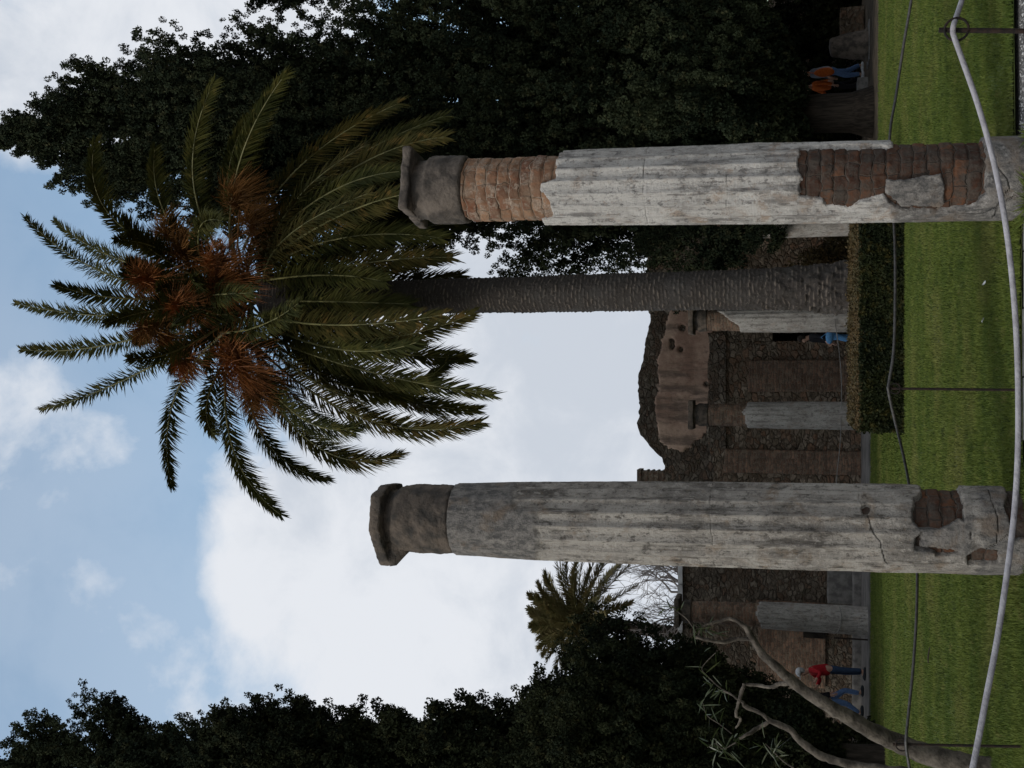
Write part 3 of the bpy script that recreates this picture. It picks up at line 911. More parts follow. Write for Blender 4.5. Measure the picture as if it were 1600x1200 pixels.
Zl = 4.15
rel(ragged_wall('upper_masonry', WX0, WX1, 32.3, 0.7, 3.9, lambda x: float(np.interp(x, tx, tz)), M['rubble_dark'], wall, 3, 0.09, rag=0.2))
rel(ragged_wall('lower_masonry', WX0, 1.22, 31.6, 0.75, -0.1, lambda x: 4.15 + 0.1 * math.sin(x * 3), M['rubble'], wall, 8, 0.07, rag=0.1))
rel(ragged_wall('lower_masonry', 2.15, WX1, 31.6, 0.75, -0.1, lambda x: 4.1, M['rubble'], wall, 5, 0.07, rag=0.1))
rel(ragged_wall('lintel', 1.22, 2.15, 31.62, 0.7, 2.45, lambda x: 4.12, M['rubble'], wall, 6, 0.06, rag=0.06))
b = MB(); b.box((1.0, 32.4, -0.1), (1.05, 36, 3.2)); b.box((3.6, 32.4, -0.1), (3.65, 36, 3.2)); b.box((1.0, 36, -0.1), (3.65, 36.1, 3.2)); b.box((0.9, 32.4, 3.2), (3.75, 36.2, 3.3))  # added walls and roof behind the doorway, blocking light to darken it
rel(b.build('doorway_light_block', M['rubble_dark'], wall, smooth=False))
rel(plaster_panel('plaster_panel', [zx(x, y, 32.2) for x, y in ((1040, 492), (1030, 560), (1026, 600), (1027, 640), (1032, 690), (1042, 706), (1062, 702), (1080, 690), (1100, 676), (1114, 650), (1120, 560), (1114, 500), (1100, 440), (1046, 440))], 32.26, M['plaster_wall'], wall,
                  [(*zx(1067, 512, 32.2), 0.07), (*zx(1050, 533, 32.2), 0.06), (*zx(1050, 541, 32.2), 0.05), (*zx(1063, 546, 32.2), 0.06), (*zx(1104, 600, 32.2), 0.05)], 2))
for (xa, ya, yb, xb), Yp in (((1168, 562, 612, 1300), 31.5), ((1135, 705, 738, 1345), 31.48)):
    p0 = zx(xa, yb, Yp); p1 = zx(xb, ya, Yp)
    rel(ragged_wall('brick_pilaster', p0[0], p1[0], Yp - 0.06, 0.3, -0.08, lambda x, z=p0[1]: z, M['brick_wall'], wall, 9 + xa, 0.05, step=0.05, rag=0.2))
p0 = zx(1112, 700, 31.6); p1 = zx(1140, 520, 31.6)
rel(ragged_wall('ledge', p0[0], p1[0], 31.48, 0.5, p1[1] + 0.1, lambda x: 4.25, M['rubble_dark'], wall, 14, 0.05, step=0.06, rag=0.12))
b = MB()
q0 = zx(1040, 753, 32.4); q1 = zx(996, 736, 32.4)
b.box((q0[0], 32.35, q0[1] - 0.3), (q1[0], 32.85, q1[1] - 0.12))
for k in range(4):
    z = q0[1] + 0.05 + k * 0.16
    b.box((q0[0] - 0.03, 32.32, z), (q1[0] + 0.03, 32.88, z + 0.06))
b.box((q0[0] - 0.06, 32.29, q1[1] - 0.12), (q1[0] + 0.05, 32.9, q1[1] + 0.0))
rel(b.build('brick_pier', M['brick_wall'], wall, smooth=False))

lw = empty('garden_wall', (-8, 32, 0), 'long rubble wall behind the grey column with a white coping', 'wall')


def rel2(o):
    o.location = (8, -32, 0)
    return o


rel2(ragged_wall('masonry', -15.5, -3.15, 31.9, 0.6, -0.1, lambda x: 5.02, M['rubble_dark'], lw, 31, 0.07, rag=0.05))  # darker rubble here: the wall's shade is put into its colour
b = MB()
for k in range(9):
    xa = -15.3 + k * 1.35
    b.box((xa, 31.78 + random.uniform(-.02, .02), 5.0 + random.uniform(0, .03)), (xa + 1.33, 32.6, 5.13 + random.uniform(-.02, .03)))
rel2(b.build('coping', simple_mat('white_coping', (0.42, 0.41, 0.40), (0.6, 0.59, 0.58), 4, 0.9, 0.2, 0.3), lw, smooth=False))
rel2(ragged_wall('brick_band', -8.6, -6.2, 31.78, 0.2, 1.0, lambda x: 2.9, M['brick_wall'], lw, 35, 0.03, rag=0.12))
rel2(ragged_wall('bench_course', -15.0, -3.3, 31.45, 0.45, -0.05, lambda x: 0.28, M['stone_grey'], lw, 36, 0.03, rag=0.02))
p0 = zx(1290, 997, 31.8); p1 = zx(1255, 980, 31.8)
b = MB(); b.box((p0[0], 31.7, p0[1]), (p1[0], 31.95, p1[1]))  # near-black box on the wall face; the niche's shade is its colour
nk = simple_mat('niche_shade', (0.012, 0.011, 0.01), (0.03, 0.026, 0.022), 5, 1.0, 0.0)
rel2(b.build('niche_shade_block', nk, lw, smooth=False))
p0 = zx(1335, 945, 31.8); p1 = zx(1292, 860, 31.8)
rel2(ragged_wall('grey_plaster_dado', p0[0], p1[0], 31.8, 0.1, 0.25, lambda x, z=p1[1]: z, M['stone_grey'], lw, 37, 0.02, rag=0.04))

rw = empty('back_wall', (8, 33, 0), 'low dark ruined wall in the shade under the big cypress', 'wall')
o = ragged_wall('masonry', 5.25, 16.0, 35.2, 0.6, -0.1, lambda x: 2.9 + 0.4 * math.sin(x), M['rubble_dark'], rw, 41, 0.07, rag=0.25)  # dark masonry carries the deep shade under the cypress in its colour
o.location = (-8, -33, 0)


# ================================================================== palms
def frond(p0, p1, p2, n=80, leaf=0.55, width=0.036, r0=0.035, twist=0.0, seed=0, bare=0.12, vee=0.35, droop=0.25, face=None):
    """one feather leaf along the arc p0-p1-p2; returns an MB: slot 0 rachis, slot 1 leaflets"""
    rg = np.random.default_rng(seed)
    p0, p1, p2 = (np.array(tuple(p), float) for p in (p0, p1, p2))
    t = np.linspace(0, 1, 26)[:, None]
    C = (1 - t) ** 2 * p0 + 2 * t * (1 - t) * p1 + t ** 2 * p2
    b = MB()
    b.tube(C, np.linspace(r0, 0.006, 26), 6, 0)
    ts = bare + (1 - bare) * np.linspace(0, 1, n) ** 0.93
    ts = np.repeat(ts, 2) + rg.normal(0, 0.003, n * 2)
    ts = np.clip(ts, bare, 1)
    side = np.tile([1.0, -1.0], n)
    T = ts[:, None]
    P = (1 - T) ** 2 * p0 + 2 * T * (1 - T) * p1 + T ** 2 * p2
    D = 2 * (1 - T) * (p1 - p0) + 2 * T * (p2 - p1)
    D /= np.linalg.norm(D, axis=1)[:, None] + 1e-9
    # side direction: across the plane of the arc
    ref = np.cross(p1 - p0, p2 - p0)
    up = np.array([0, 0, 1.0])
    chord = p2 - p0
    h = np.cross(chord, up)
    nh = np.linalg.norm(h)
    if nh < 0.4:
        h = np.array([1.0, 0.3, 0]) * 1.0
        nh = np.linalg.norm(h)
    h = h / nh
    S = h[None] - D * (D @ h)[:, None]
    S /= np.linalg.norm(S, axis=1)[:, None] + 1e-9
    if face is not None:      # turn the blade part of the way towards a side
        fv = np.array(tuple(face), float)[None] - P
        S2 = np.cross(D, fv); S2 /= np.linalg.norm(S2, axis=1)[:, None] + 1e-9
        S2 *= np.sign((S2 * S).sum(1) + 1e-6)[:, None]
        S = S * 0.55 + S2 * 0.8; S /= np.linalg.norm(S, axis=1)[:, None] + 1e-9
    Nn = np.cross(S, D)
    if twist:
        c, s = math.cos(twist), math.sin(twist)
        S, Nn = S * c + Nn * s, Nn * c - S * s
    u = (ts - bare) / (1 - bare)
    ts_skip = rg.random(n * 2) < 0.07
    L = leaf * np.where(ts_skip, 0.3, 1.0) * (0.42 + 0.58 * np.sin(np.clip(u * 1.25 + 0.28, 0, PI * 0.5 + 0.5) )) * (1 - 0.62 * u ** 3) * rg.uniform(0.8, 1.12, n * 2)
    ang = np.radians(62 - 34 * u) + rg.normal(0, 0.09, n * 2)
    v = vee + rg.normal(0, 0.4, n * 2)
    d = D * np.cos(ang)[:, None] + (S * side[:, None] * np.cos(v)[:, None] + Nn * np.sin(v)[:, None]) * np.sin(ang)[:, None]
    d /= np.linalg.norm(d, axis=1)[:, None]
    wv = np.cross(d, Nn + 0.15 * rg.normal(size=(n * 2, 3)))
    wv /= np.linalg.norm(wv, axis=1)[:, None] + 1e-9
    mid = P + d * (L * 0.5)[:, None]
    tip = P + d * L[:, None]
    tip[:, 2] -= L * droop * rg.uniform(0.4, 1.2, n * 2)
    mid[:, 2] -= L * droop * 0.25
    w = width * rg.uniform(0.8, 1.15, n * 2)[:, None]
    N = n * 2
    V = np.stack([P - wv * w * 0.35, P + wv * w * 0.35, mid + wv * w * 0.5, mid - wv * w * 0.5, tip], 1)
    o = np.arange(N)[:, None] * 5
    b.add(V.reshape(-1, 3), o + np.array([[0, 1, 2, 3]]), 1)
    b.n -= len(V.reshape(-1, 3))
    b.add(np.zeros((0, 3)), o + np.array([[3, 2, 4]]), 1)
    b.n += len(V.reshape(-1, 3))
    return b


def palm():
    PX, PY = 2.05, 24.0
    root = empty('palm_tree', (PX, PY, 0), 'tall date palm with orange fruit stalks behind the hedge', 'palm tree')
    ZT = 14.5
    # trunk with rows of leaf scars
    nth, dz = 150, 0.018
    nz = int(ZT / dz)
    th = np.linspace(-PI, PI, nth, endpoint=False); z = np.linspace(-0.05, ZT, nz + 1)
    TH, Z = np.meshgrid(th, z)
    Rb = np.interp(Z, [0, 0.7, 1.6, 3.2, 5, 8, 11, 12.4, 13.4, 14.2, 14.5], [0.60, 0.56, 0.47, 0.42, 0.42, 0.40, 0.39, 0.58, 0.78, 0.62, 0.15])
    lump = np.stack([np.sin(TH) * 1.2, np.cos(TH) * 1.2, Z * 0.9], -1)
    Rb = Rb * (1 + 0.05 * fbm(lump, 3))
    rowh = 0.088
    nsc = 14
    wob = 1.1 * fbm(np.stack([np.sin(TH) * 2, np.cos(TH) * 2, Z * 2], -1), 3)
    rr = Z / rowh + wob; row = np.floor(rr); fr = rr - row
    cc = TH / (2 * PI) * nsc + 0.5 * (row % 2) + 0.5 * fbm(np.stack([np.sin(TH) * 3, np.cos(TH) * 3, Z * 5], -1), 2); fc = cc - np.floor(cc)
    hs = np.modf(np.abs(np.sin(row * 12.99 + np.floor(cc) % nsc * 78.2) * 43758.5))[0]
    shape = (1 - np.abs(2 * fc - 1) ** 4) * (fr ** 1.6) * (1 - np.clip((fr - 0.86) / 0.14, 0, 1)) * (0.35 + 0.65 * (hs > 0.22))
    rough = np.interp(Z, [0, 1.2, 2.6, 4], [2.6, 2.1, 1.2, 1.0])
    kn = np.clip(fbm(np.stack([np.sin(TH) * 4.4, np.cos(TH) * 4.4, Z * 7.5], -1), 2) * 3, -1, 1) * np.interp(Z, [0, 1.6, 3.0], [0.06, 0.045, 0.0])
    Rr = Rb + kn + 0.026 * np.interp(Z, [0, 2, 3.5], [0.5, 0.8, 1]) * shape * (0.5 + hs) + 0.02 * rough * fbm(np.stack([np.sin(TH) * 6, np.cos(TH) * 6, Z * 9], -1), 3)
    V = np.stack([np.sin(TH) * Rr, -np.cos(TH) * Rr, Z], -1).reshape(-1, 3)
    i, j = np.meshgrid(np.arange(nz), np.arange(nth), indexing='ij')
    F = np.stack([i * nth + j, i * nth + (j + 1) % nth, (i + 1) * nth + (j + 1) % nth, (i + 1) * nth + j], -1).reshape(-1, 4)
    mt, nt, bs, out = new_mat('palm_trunk')
    scar_light = node(nt, 'ShaderNodeAttribute', attribute_name='scar_light').outputs['Fac']
    oc = coords(nt)
    n1 = noise(nt, oc, 3.0, 5.0); n2 = noise(nt, oc, 24.0, 5.0)
    n3 = noise(nt, oc, 0.8, 4.0)
    c = mixc(nt, mapr(nt, scar_light, 0.25, 0.9), (0.028, 0.022, 0.018), (0.155, 0.125, 0.10))  # ledges lighter, hollows darker: highlight and shade put into the colour
    c = mixc(nt, mapr(nt, n1, 0.5, 0.68, 0, 0.6), c, (0.045, 0.04, 0.035))
    c = mixc(nt, mapr(nt, n3, 0.5, 0.68, 0, 0.5), c, (0.05, 0.045, 0.042))
    c = mixc(nt, mapr(nt, n2, 0.6, 0.72, 0, 0.5), c, (0.21, 0.18, 0.15))
    nt.links.new(c, bs.inputs['Base Color'])
    bs.inputs['Roughness'].default_value = 0.9
    bump(nt, bs, n2, 0.7, 0.03)
    mesh_obj('trunk', V, F, mt, root, attrs={'scar_light': (shape * (0.45 + 0.75 * hs)).reshape(-1)})

    def L(p): return Vector(p) - Vector((PX, PY, 0))
    heart = at(400, 462, PY)
    # leaves whose outlines show: (foot, bend, tip) in the photo with their nearness to the viewer
    spec = [
        ((330, 480), (170, 510), (25, 474), 0.3, 0.8), ((330, 490), (150, 560), (34, 546), -0.5, -1.0), ((320, 460), (140, 450), (40, 340), 0.2, 0.4),
        ((330, 440), (170, 420), (84, 345), 1.0, 1.8), ((340, 510), (190, 610), (64, 640), -0.2, -0.6), ((350, 520), (235, 610), (268, 760), 0.3, 0.8),
        ((360, 530), (325, 720), (438, 804), -0.4, -0.8), ((380, 540), (380, 725), (512, 748), 0.6, 1.2), ((390, 560), (490, 765), (624, 708), -0.2, -0.3),
        ((400, 520), (560, 590), (768, 617), -1.0, -1.2), ((400, 540), (570, 710), (750, 660), -0.6, -0.8), ((410, 520), (590, 680), (698, 566), 0.3, 0.5),
        ((410, 490), (560, 570), (738, 490), -1.0, -1.4), ((400, 500), (540, 575), (650, 535), -1.8, -2.6), ((390, 490), (520, 525), (690, 492), -2.2, -3.0),
        ((345, 520), (410, 520), (466, 474), -2.6, -4.4), ((400, 450), (560, 400), (706, 402), -1.2, -1.6), ((400, 430), (510, 345), (690, 372), -1.8, -2.2),
        ((400, 420), (540, 310), (660, 300), -1.2, -1.6), ((390, 410), (500, 275), (626, 268), -0.8, -1.0), ((400, 400), (540, 230), (694, 214), -0.6, -0.8),
        ((390, 390), (500, 250), (692, 182), 0.4, 0.6), ((380, 390), (440, 240), (622, 162), 0.2, 0.5), ((360, 390), (350, 240), (446, 116), -0.5, -0.9),
        ((340, 390), (265, 270), (334, 128), -0.3, -0.6), ((300, 400), (120, 360), (148, 222), -0.6, -1.0), ((310, 400), (230, 330), (242, 232), 0.8, 1.4),
        ((330, 460), (180, 480), (88, 446), -1.4, -2.4), ((320, 430), (290, 330), (346, 345), -2.4, -4.2), ((330, 430), (230, 370), (180, 375), -1.8, -3.2),
        ((400, 440), (520, 420), (600, 440), -2.0, -2.8), ((350, 470), (230, 480), (165, 505), -2.0, -3.4), ((420, 470), (560, 450), (720, 430), 0.6, 0.9),
        ((420, 520), (600, 640), (745, 640), 0.8, 1.2), ((360, 500), (260, 570), (200, 560), -1.6, -3.0), ((420, 400), (560, 260), (640, 200), 1.2, 1.8),
        ((360, 550), (300, 640), (335, 680), -1.2, -2.0), ((400, 470), (520, 470), (640, 475), -1.6, -2.0), ((380, 545), (470, 700), (560, 665), -1.4, -2.0),
        ((410, 430), (600, 350), (720, 350), 0.8, 1.1), ((370, 410), (330, 250), (400, 170), 1.4, 2.2), ((420, 520), (640, 560), (730, 560), 1.2, 1.8),
    ]
    k = 0
    for (f, m_, t_, dm, dt) in spec:
        k += 1
        if t_[1] < 330 and dt > -2.5:
            dm -= 1.2; dt -= 1.9
        p0 = L(at(*f, PY + dm * 0.12)); p1 = L(at(*m_, PY + dm)); p2 = L(at(*t_, PY + dt))
        old = t_[0] > 600
        ln = (p1 - p0).length + (p2 - p1).length
        fb = frond(p0, p1, p2, n=int(50 + 30 * ln), width=0.032, face=L((0, 0, 1.6)), leaf=0.6 if t_[0] < 520 else 0.66, seed=k, twist=random.uniform(-0.35, 0.35), vee=0.3 if not old else 0.1, droop=0.34 if not old else 0.42)
        fb.build('frond', [M['rachis'], M['frond_old'] if old and k % 2 else M['frond']], root)
    hz = L(heart)
    for q in range(55):
        az = q * 2.399963 + random.uniform(-.2, .2)
        el = random.choice([1.2, 0.9, 0.6, 0.3, 0.0, -0.3])
        el += random.uniform(-.15, .15)
        ln = random.uniform(3.6, 4.6)
        d = Vector((math.cos(az) * math.cos(el), math.sin(az) * math.cos(el), math.sin(el)))
        out = Vector((math.cos(az), math.sin(az), 0))
        p0 = hz + Vector((0, 0, random.uniform(-0.9, 0.5) + el * 0.5)) + out * 0.15
        p1 = p0 + d * ln * 0.5
        drop = 0.34 + (0.25 if el < 0.3 else 0)
        p2 = p1 + d * ln * 0.42 + Vector((0, 0, -ln * drop)) - out * (0.12 * ln if el < 0.2 else 0)
        if q % 6 == 5: p2 = p1 + Vector((0, 0, -ln * 0.55)) + out * 0.2
        fb = frond(p0, p1, p2, n=150, width=0.034, leaf=0.66, seed=200 + q, twist=random.uniform(-0.4, 0.4), vee=0.25, droop=0.4)
        fb.build('frond', [M['rachis'], M['frond_old'] if el < 0 else M['frond']], root)
    # fruit stalks: sprays of thin orange strands
    bun = [(205, 430, -1.6, 1.0, 0), (200, 520, -1.2, 0.9, 1), (270, 480, -2.2, 0.8, 0), (340, 400, -2.3, 1.0, 0), (345, 440, -2.5, 0.9, 0), (375, 590, -1.6, 1.1, 0),
           (360, 560, -1.0, 0.9, 0), (268, 590, -1.2, 0.75, 0), (240, 350, -1.2, 0.9, 1), (280, 385, -1.4, 0.9, 1), (400, 640, -0.8, 1.1, 1), (370, 275, -1.4, 0.9, 1),
           (420, 620, -0.5, 1.0, 1), (235, 545, -0.8, 0.8, 1), (400, 330, -1.2, 0.8, 1)]
    for q, (x_, y_, dy, sz, dull) in enumerate(bun):
        rg = np.random.default_rng(900 + q)
        c = L(at(x_, y_, PY + dy)); f = hz + (c - hz) * 0.12
        f.z += 0.2
        b = MB()
        dirn = (c - f).normalized()
        stem_end = f + (c - f) * 0.72
        b.tube([f, f + (stem_end - f) * 0.5 + Vector((0, 0, 0.15)), stem_end], [0.03, 0.026, 0.02], 6)
        for s in range(380):
            v = np.array(dirn) + rg.normal(0, 0.88, 3)
            v /= np.linalg.norm(v)
            ln = sz * rg.uniform(0.55, 1.0) * 1.15
            a0 = np.array(stem_end) + np.array(dirn) * rg.uniform(-0.1, 0.35) * sz
            a1 = a0 + v * ln * 0.55
            a2 = a1 + v * ln * 0.35 + np.array([0, 0, -0.28 * ln])
            w = np.cross(v, rg.normal(size=3)); w /= np.linalg.norm(w) + 1e-9
            w2 = np.cross(v, w)
            for ww in (w, w2):
                V = [a0 - ww * .005, a0 + ww * .005, a1 + ww * .0055, a1 - ww * .0055, a2 + ww * .0025, a2 - ww * .0025]
                b.add(V, [(0, 1, 2, 3), (3, 2, 4, 5)])
        b.build('fruit_stalk', M['fruit_dull'] if dull else M['fruit'], root)


palm()


def far_palm():
    base = at(1075, 992, 46.0); top = at(908, 970, 46.0)
    root = empty('palm_tree', (base.x, 46.0, 0), 'smaller olive brown palm beyond the wall and the dark tree', 'palm tree')
    o = Vector((base.x, 46.0, 0))
    b = MB()
    pts = [Vector((base.x, 46, -0.1)) - o, Vector(base) - o, (Vector(base) + Vector(top)) * 0.5 - o, Vector(top) - o]
    b.tube(pts, [0.34, 0.3, 0.28, 0.3], 12)
    b.build('trunk', M['bark_cypress'], root)
    hz = Vector(top) - o
    for q in range(84):
        az = q * 2.399963
        el = [1.25, 0.9, 0.6, 0.25, -0.1, -0.4][q % 6] + random.uniform(-.12, .12)
        ln = random.uniform(2.8, 3.3)
        d = Vector((math.cos(az) * math.cos(el), math.sin(az) * math.cos(el), math.sin(el)))
        p1 = hz + d * ln * 0.55
        p2 = p1 + d * ln * 0.4 + Vector((0.35, 0, -ln * 0.22))
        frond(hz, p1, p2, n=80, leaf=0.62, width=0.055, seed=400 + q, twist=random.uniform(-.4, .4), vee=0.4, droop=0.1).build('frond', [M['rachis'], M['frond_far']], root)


far_palm()


# ================================================================== cypresses and dark trees
def clump_set(n, k, size, leaf, rg):
    out = []
    for q in range(n):
        c = rg.normal(0, 1, (k, 3)); c /= np.linalg.norm(c, axis=1)[:, None]
        c *= (rg.random((k, 1)) ** 0.36) * np.array([0.85, 0.85, 1.15]) * size
        a = rg.normal(0, 1, (k, 3)) + np.array([0, 0, 0.5]) + c / size * 0.8
        a /= np.linalg.norm(a, axis=1)[:, None]
        b = np.cross(a, rg.normal(0, 1, (k, 3))); b /= np.linalg.norm(b, axis=1)[:, None] + 1e-9
        l = leaf * rg.uniform(0.7, 1.3, (k, 1)); w = l * 0.55
        V = np.stack([c - a * l * 0.9, c + b * w, c + a * l, c - b * w], 1)
        out.append(V)
    return np.array(out)          # n,k,5,3


def dark_tree(label, X, Y, H, prof, zb, tr, nb, seed, mat='cypress', group=None, size=0.17, leaf=0.052, K=56, slope=1.3, per=15, lean=0.0, name='cypress_tree', inner=0.3, bun=11):
    rg = np.random.default_rng(seed)
    root = empty(name, (X, Y, 0), label, 'tree', group)
    ts = np.array([p[0] for p in prof]); rs = np.array([p[1] for p in prof])
    zs_ = np.linspace(zb, H, 200); dens = np.interp(zs_, ts, rs) + 0.25
    cdf = np.cumsum(dens); cdf /= cdf[-1]
    nbu = max(12, nb // bun)
    bz = np.interp(rg.random(nbu), cdf, zs_); ba = rg.random(nbu) * 2 * PI
    br = rg.uniform(0.84, 1.2, nbu)
    bi = rg.integers(0, nbu, nb)
    loose = rg.random(nb) < 0.48
    Rb_ = np.maximum(np.interp(bz, ts, rs), 0.4)
    ze = np.where(loose, np.interp(rg.random(nb), cdf, zs_), bz[bi] + rg.normal(0, 0.34, nb))
    ze = np.clip(ze, zb, H)
    az = np.where(loose, rg.random(nb) * 2 * PI, ba[bi] + rg.normal(0, 0.36, nb) / Rb_[bi] ** 0.8)
    Re = np.interp(ze, ts, rs) * np.where(loose, rg.uniform(0.74, 0.97, nb), br[bi] * rg.uniform(0.9, 1.04, nb))
    sl = slope * rg.uniform(0.6, 1.3, nb)
    z0 = np.maximum(ze - Re * sl, zb * 0.6 + 0.1)
    s = np.linspace(inner, 1.0, per)
    Sx = s[None] + rg.uniform(-0.03, 0.03, (nb, per))
    cx = np.cos(az)[:, None] * Re[:, None] * Sx + lean * ze[:, None]
    cy = np.sin(az)[:, None] * Re[:, None] * Sx
    cz = z0[:, None] + (ze - z0)[:, None] * Sx ** 1.25
    C = np.stack([cx, cy, cz], -1).reshape(-1, 3) + rg.normal(0, 0.06, (nb * per, 3))
    sc = (1.15 - 0.5 * np.clip(Sx, 0, 1) ** 2).reshape(-1) * rg.uniform(0.75, 1.25, nb * per)
    tipc = np.stack([rg.normal(0, 0.08, 14) + lean * H, rg.normal(0, 0.08, 14), np.linspace(H - 1.6, H, 14)], 1)
    C = np.concatenate([C, tipc]); sc = np.concatenate([sc, np.linspace(1, 0.5, 14)])
    T = clump_set(14, K, size, leaf, rg)
    idx = rg.integers(0, 14, len(C))
    ro = rg.random(len(C)) * 2 * PI
    co, si = np.cos(ro), np.sin(ro)
    B = T[idx]
    x_ = B[..., 0] * co[:, None, None] - B[..., 1] * si[:, None, None]
    y_ = B[..., 0] * si[:, None, None] + B[..., 1] * co[:, None, None]
    V = np.stack([x_, y_, B[..., 2]], -1) * sc[:, None, None, None] + C[:, None, None, :]
    n = V.shape[0] * V.shape[1]
    F = np.arange(n * 4).reshape(n, 4)
    mesh_obj('crown', V.reshape(-1, 3), F, M[mat], root, smooth=False)
    b = MB()
    b.tube([(0, 0, -0.1), (0.02, 0, 0.5), (lean * H * .3, 0.03, H * 0.3), (lean * H * .7, 0, H * 0.7), (lean * H, 0, H * 0.95)], [tr * 1.35, tr, tr * 0.7, tr * 0.22, 0.02], 14)
    for q in range(0, nb, 9):
        e_ = np.array([np.cos(az[q]) * Re[q] * 0.62 + lean * ze[q], np.sin(az[q]) * Re[q] * 0.62, z0[q] + (ze[q] - z0[q]) * 0.55])
        st = np.array([lean * z0[q], 0, z0[q]])
        md = st * 0.5 + e_ * 0.5 - np.array([0, 0, 0.2])
        b.tube([st, md, e_], [0.05, 0.035, 0.015], 5, caps=False)
    b.build('trunk', M['bark_cypress'], root)
    return root


RG = 'dark cypresses at the right'
LG = 'dark cypresses at the left edge'
dark_tree('huge dark cypress filling the right side, taller than the palm', 6.55, 27.4, 24.9,
          [(2.2, 2.7), (2.9, 3.8), (4.5, 4.2), (8, 4.0), (11.5, 3.75), (16.4, 3.15), (20, 2.5), (22.6, 1.6), (24, 0.9), (24.9, 0.25)], 2.3, 0.48, 1750, 51, group=RG, per=17, lean=0.035)
dark_tree('dark cypress at the far right, half behind the biggest cypress', 12.2, 28.0, 19.5, [(1.5, 2.6), (4, 3.2), (12, 2.6), (17, 1.4), (19.5, 0.2)], 1.8, 0.4, 700, 52, group=RG)
dark_tree('tallest cypress of the left edge, its tip near the picture top', -11.25, 26.5, 24.6, [(1.5, 2.0), (6, 2.5), (17, 2.0), (19.5, 1.5), (21, 2.1), (22.5, 2.2), (23.6, 1.4), (24.2, 0.3)], 2.0, 0.35, 760, 53, group=LG)
dark_tree('second tall cypress of the left edge, in front of the tallest one', -10.15, 24.5, 19.5, [(1.5, 1.6), (6, 2.2), (15, 1.9), (17.6, 1.45), (18.8, 1.0), (19.5, 0.3)], 2.0, 0.3, 760, 54, group=LG)
dark_tree('middle sized dark cypress of the left edge with a blunt top', -8.75, 23.3, 15.9, [(1.5, 1.2), (6, 1.5), (12, 1.3), (14.8, 1.15), (15.9, 0.5)], 1.8, 0.25, 520, 55, 'cypress_b', LG)
dark_tree('short narrow cypress between the taller ones and the round dark tree', -7.75, 22.8, 10.7, [(1.5, 1.2), (5, 1.5), (8, 1.25), (9.8, 0.75), (10.7, 0.2)], 1.6, 0.2, 260, 56, 'cypress_b', LG)
dark_tree('round dense dark tree left of the small palm', -7.55, 23.0, 7.6, [(1.2, 0.8), (2.0, 1.3), (3.2, 1.9), (4.2, 2.5), (6.2, 2.45), (7.0, 1.5), (7.6, 0.5)], 1.5, 0.22, 560, 57, 'cypress_b', None, name='evergreen_tree', slope=0.7, per=14)


def shrub(label, X, Y, H, rx, ry, n, seed, mat='cypress_b', leaf=0.07):
    rg = np.random.default_rng(seed)
    root = empty('shrub', (X, Y, 0), label, 'shrub')
    C = rg.normal(0, 1, (n, 3)); C /= np.linalg.norm(C, axis=1)[:, None]
    C[:, 2] = np.abs(C[:, 2])
    C *= (0.55 + 0.45 * rg.random((n, 1)) ** 0.5) * (1 + 0.35 * fbm(C * 2.0 + seed, 3)[:, None] * 2)
    C *= np.array([rx, ry, H])
    T = clump_set(10, 22, 0.17, leaf, rg)[rg.integers(0, 10, n)]
    V = T + C[:, None, None, :]
    V[..., 2] = np.maximum(V[..., 2], 0.0)
    q = n * 22
    mesh_obj('foliage', V.reshape(-1, 3), np.arange(q * 4).reshape(q, 4), M[mat], root, smooth=False)
    b = MB()
    for k in range(7):
        a = rg.random() * 6.28
        b.tube([(0, 0, -0.05), (math.cos(a) * rx * .3, math.sin(a) * ry * .3, H * .4), (math.cos(a) * rx * .6, math.sin(a) * ry * .6, H * .75)], [0.04, 0.03, 0.01], 5)
    b.build('stems', M['bark_cypress'], root)


shrub('dark foliage added as shade at the foot of the left cypresses', -9.6, 25.6, 2.6, 2.0, 1.6, 900, 61)  # added to make the space under the trees read black
shrub('big dark foliage mass added as shade behind the walking couple', 8.4, 33.4, 3.6, 3.9, 1.2, 2300, 62)  # added dark leaves stand in for the shaded portico behind
shrub('dark foliage added as shade beside the cypress trunk', 5.4, 31.8, 2.3, 1.0, 0.7, 520, 63)  # added so the shaded gap by the trunk stays dark
shrub('dark foliage added to deepen the shade at the right edge', 13.2, 33.0, 3.2, 1.6, 1.3, 800, 64)  # added dark foliage in place of deep shade
shrub('brownish bush between the palm trunk and the right column', 3.2, 30.3, 1.75, 0.75, 0.5, 300, 65, 'hedge_top', 0.05)


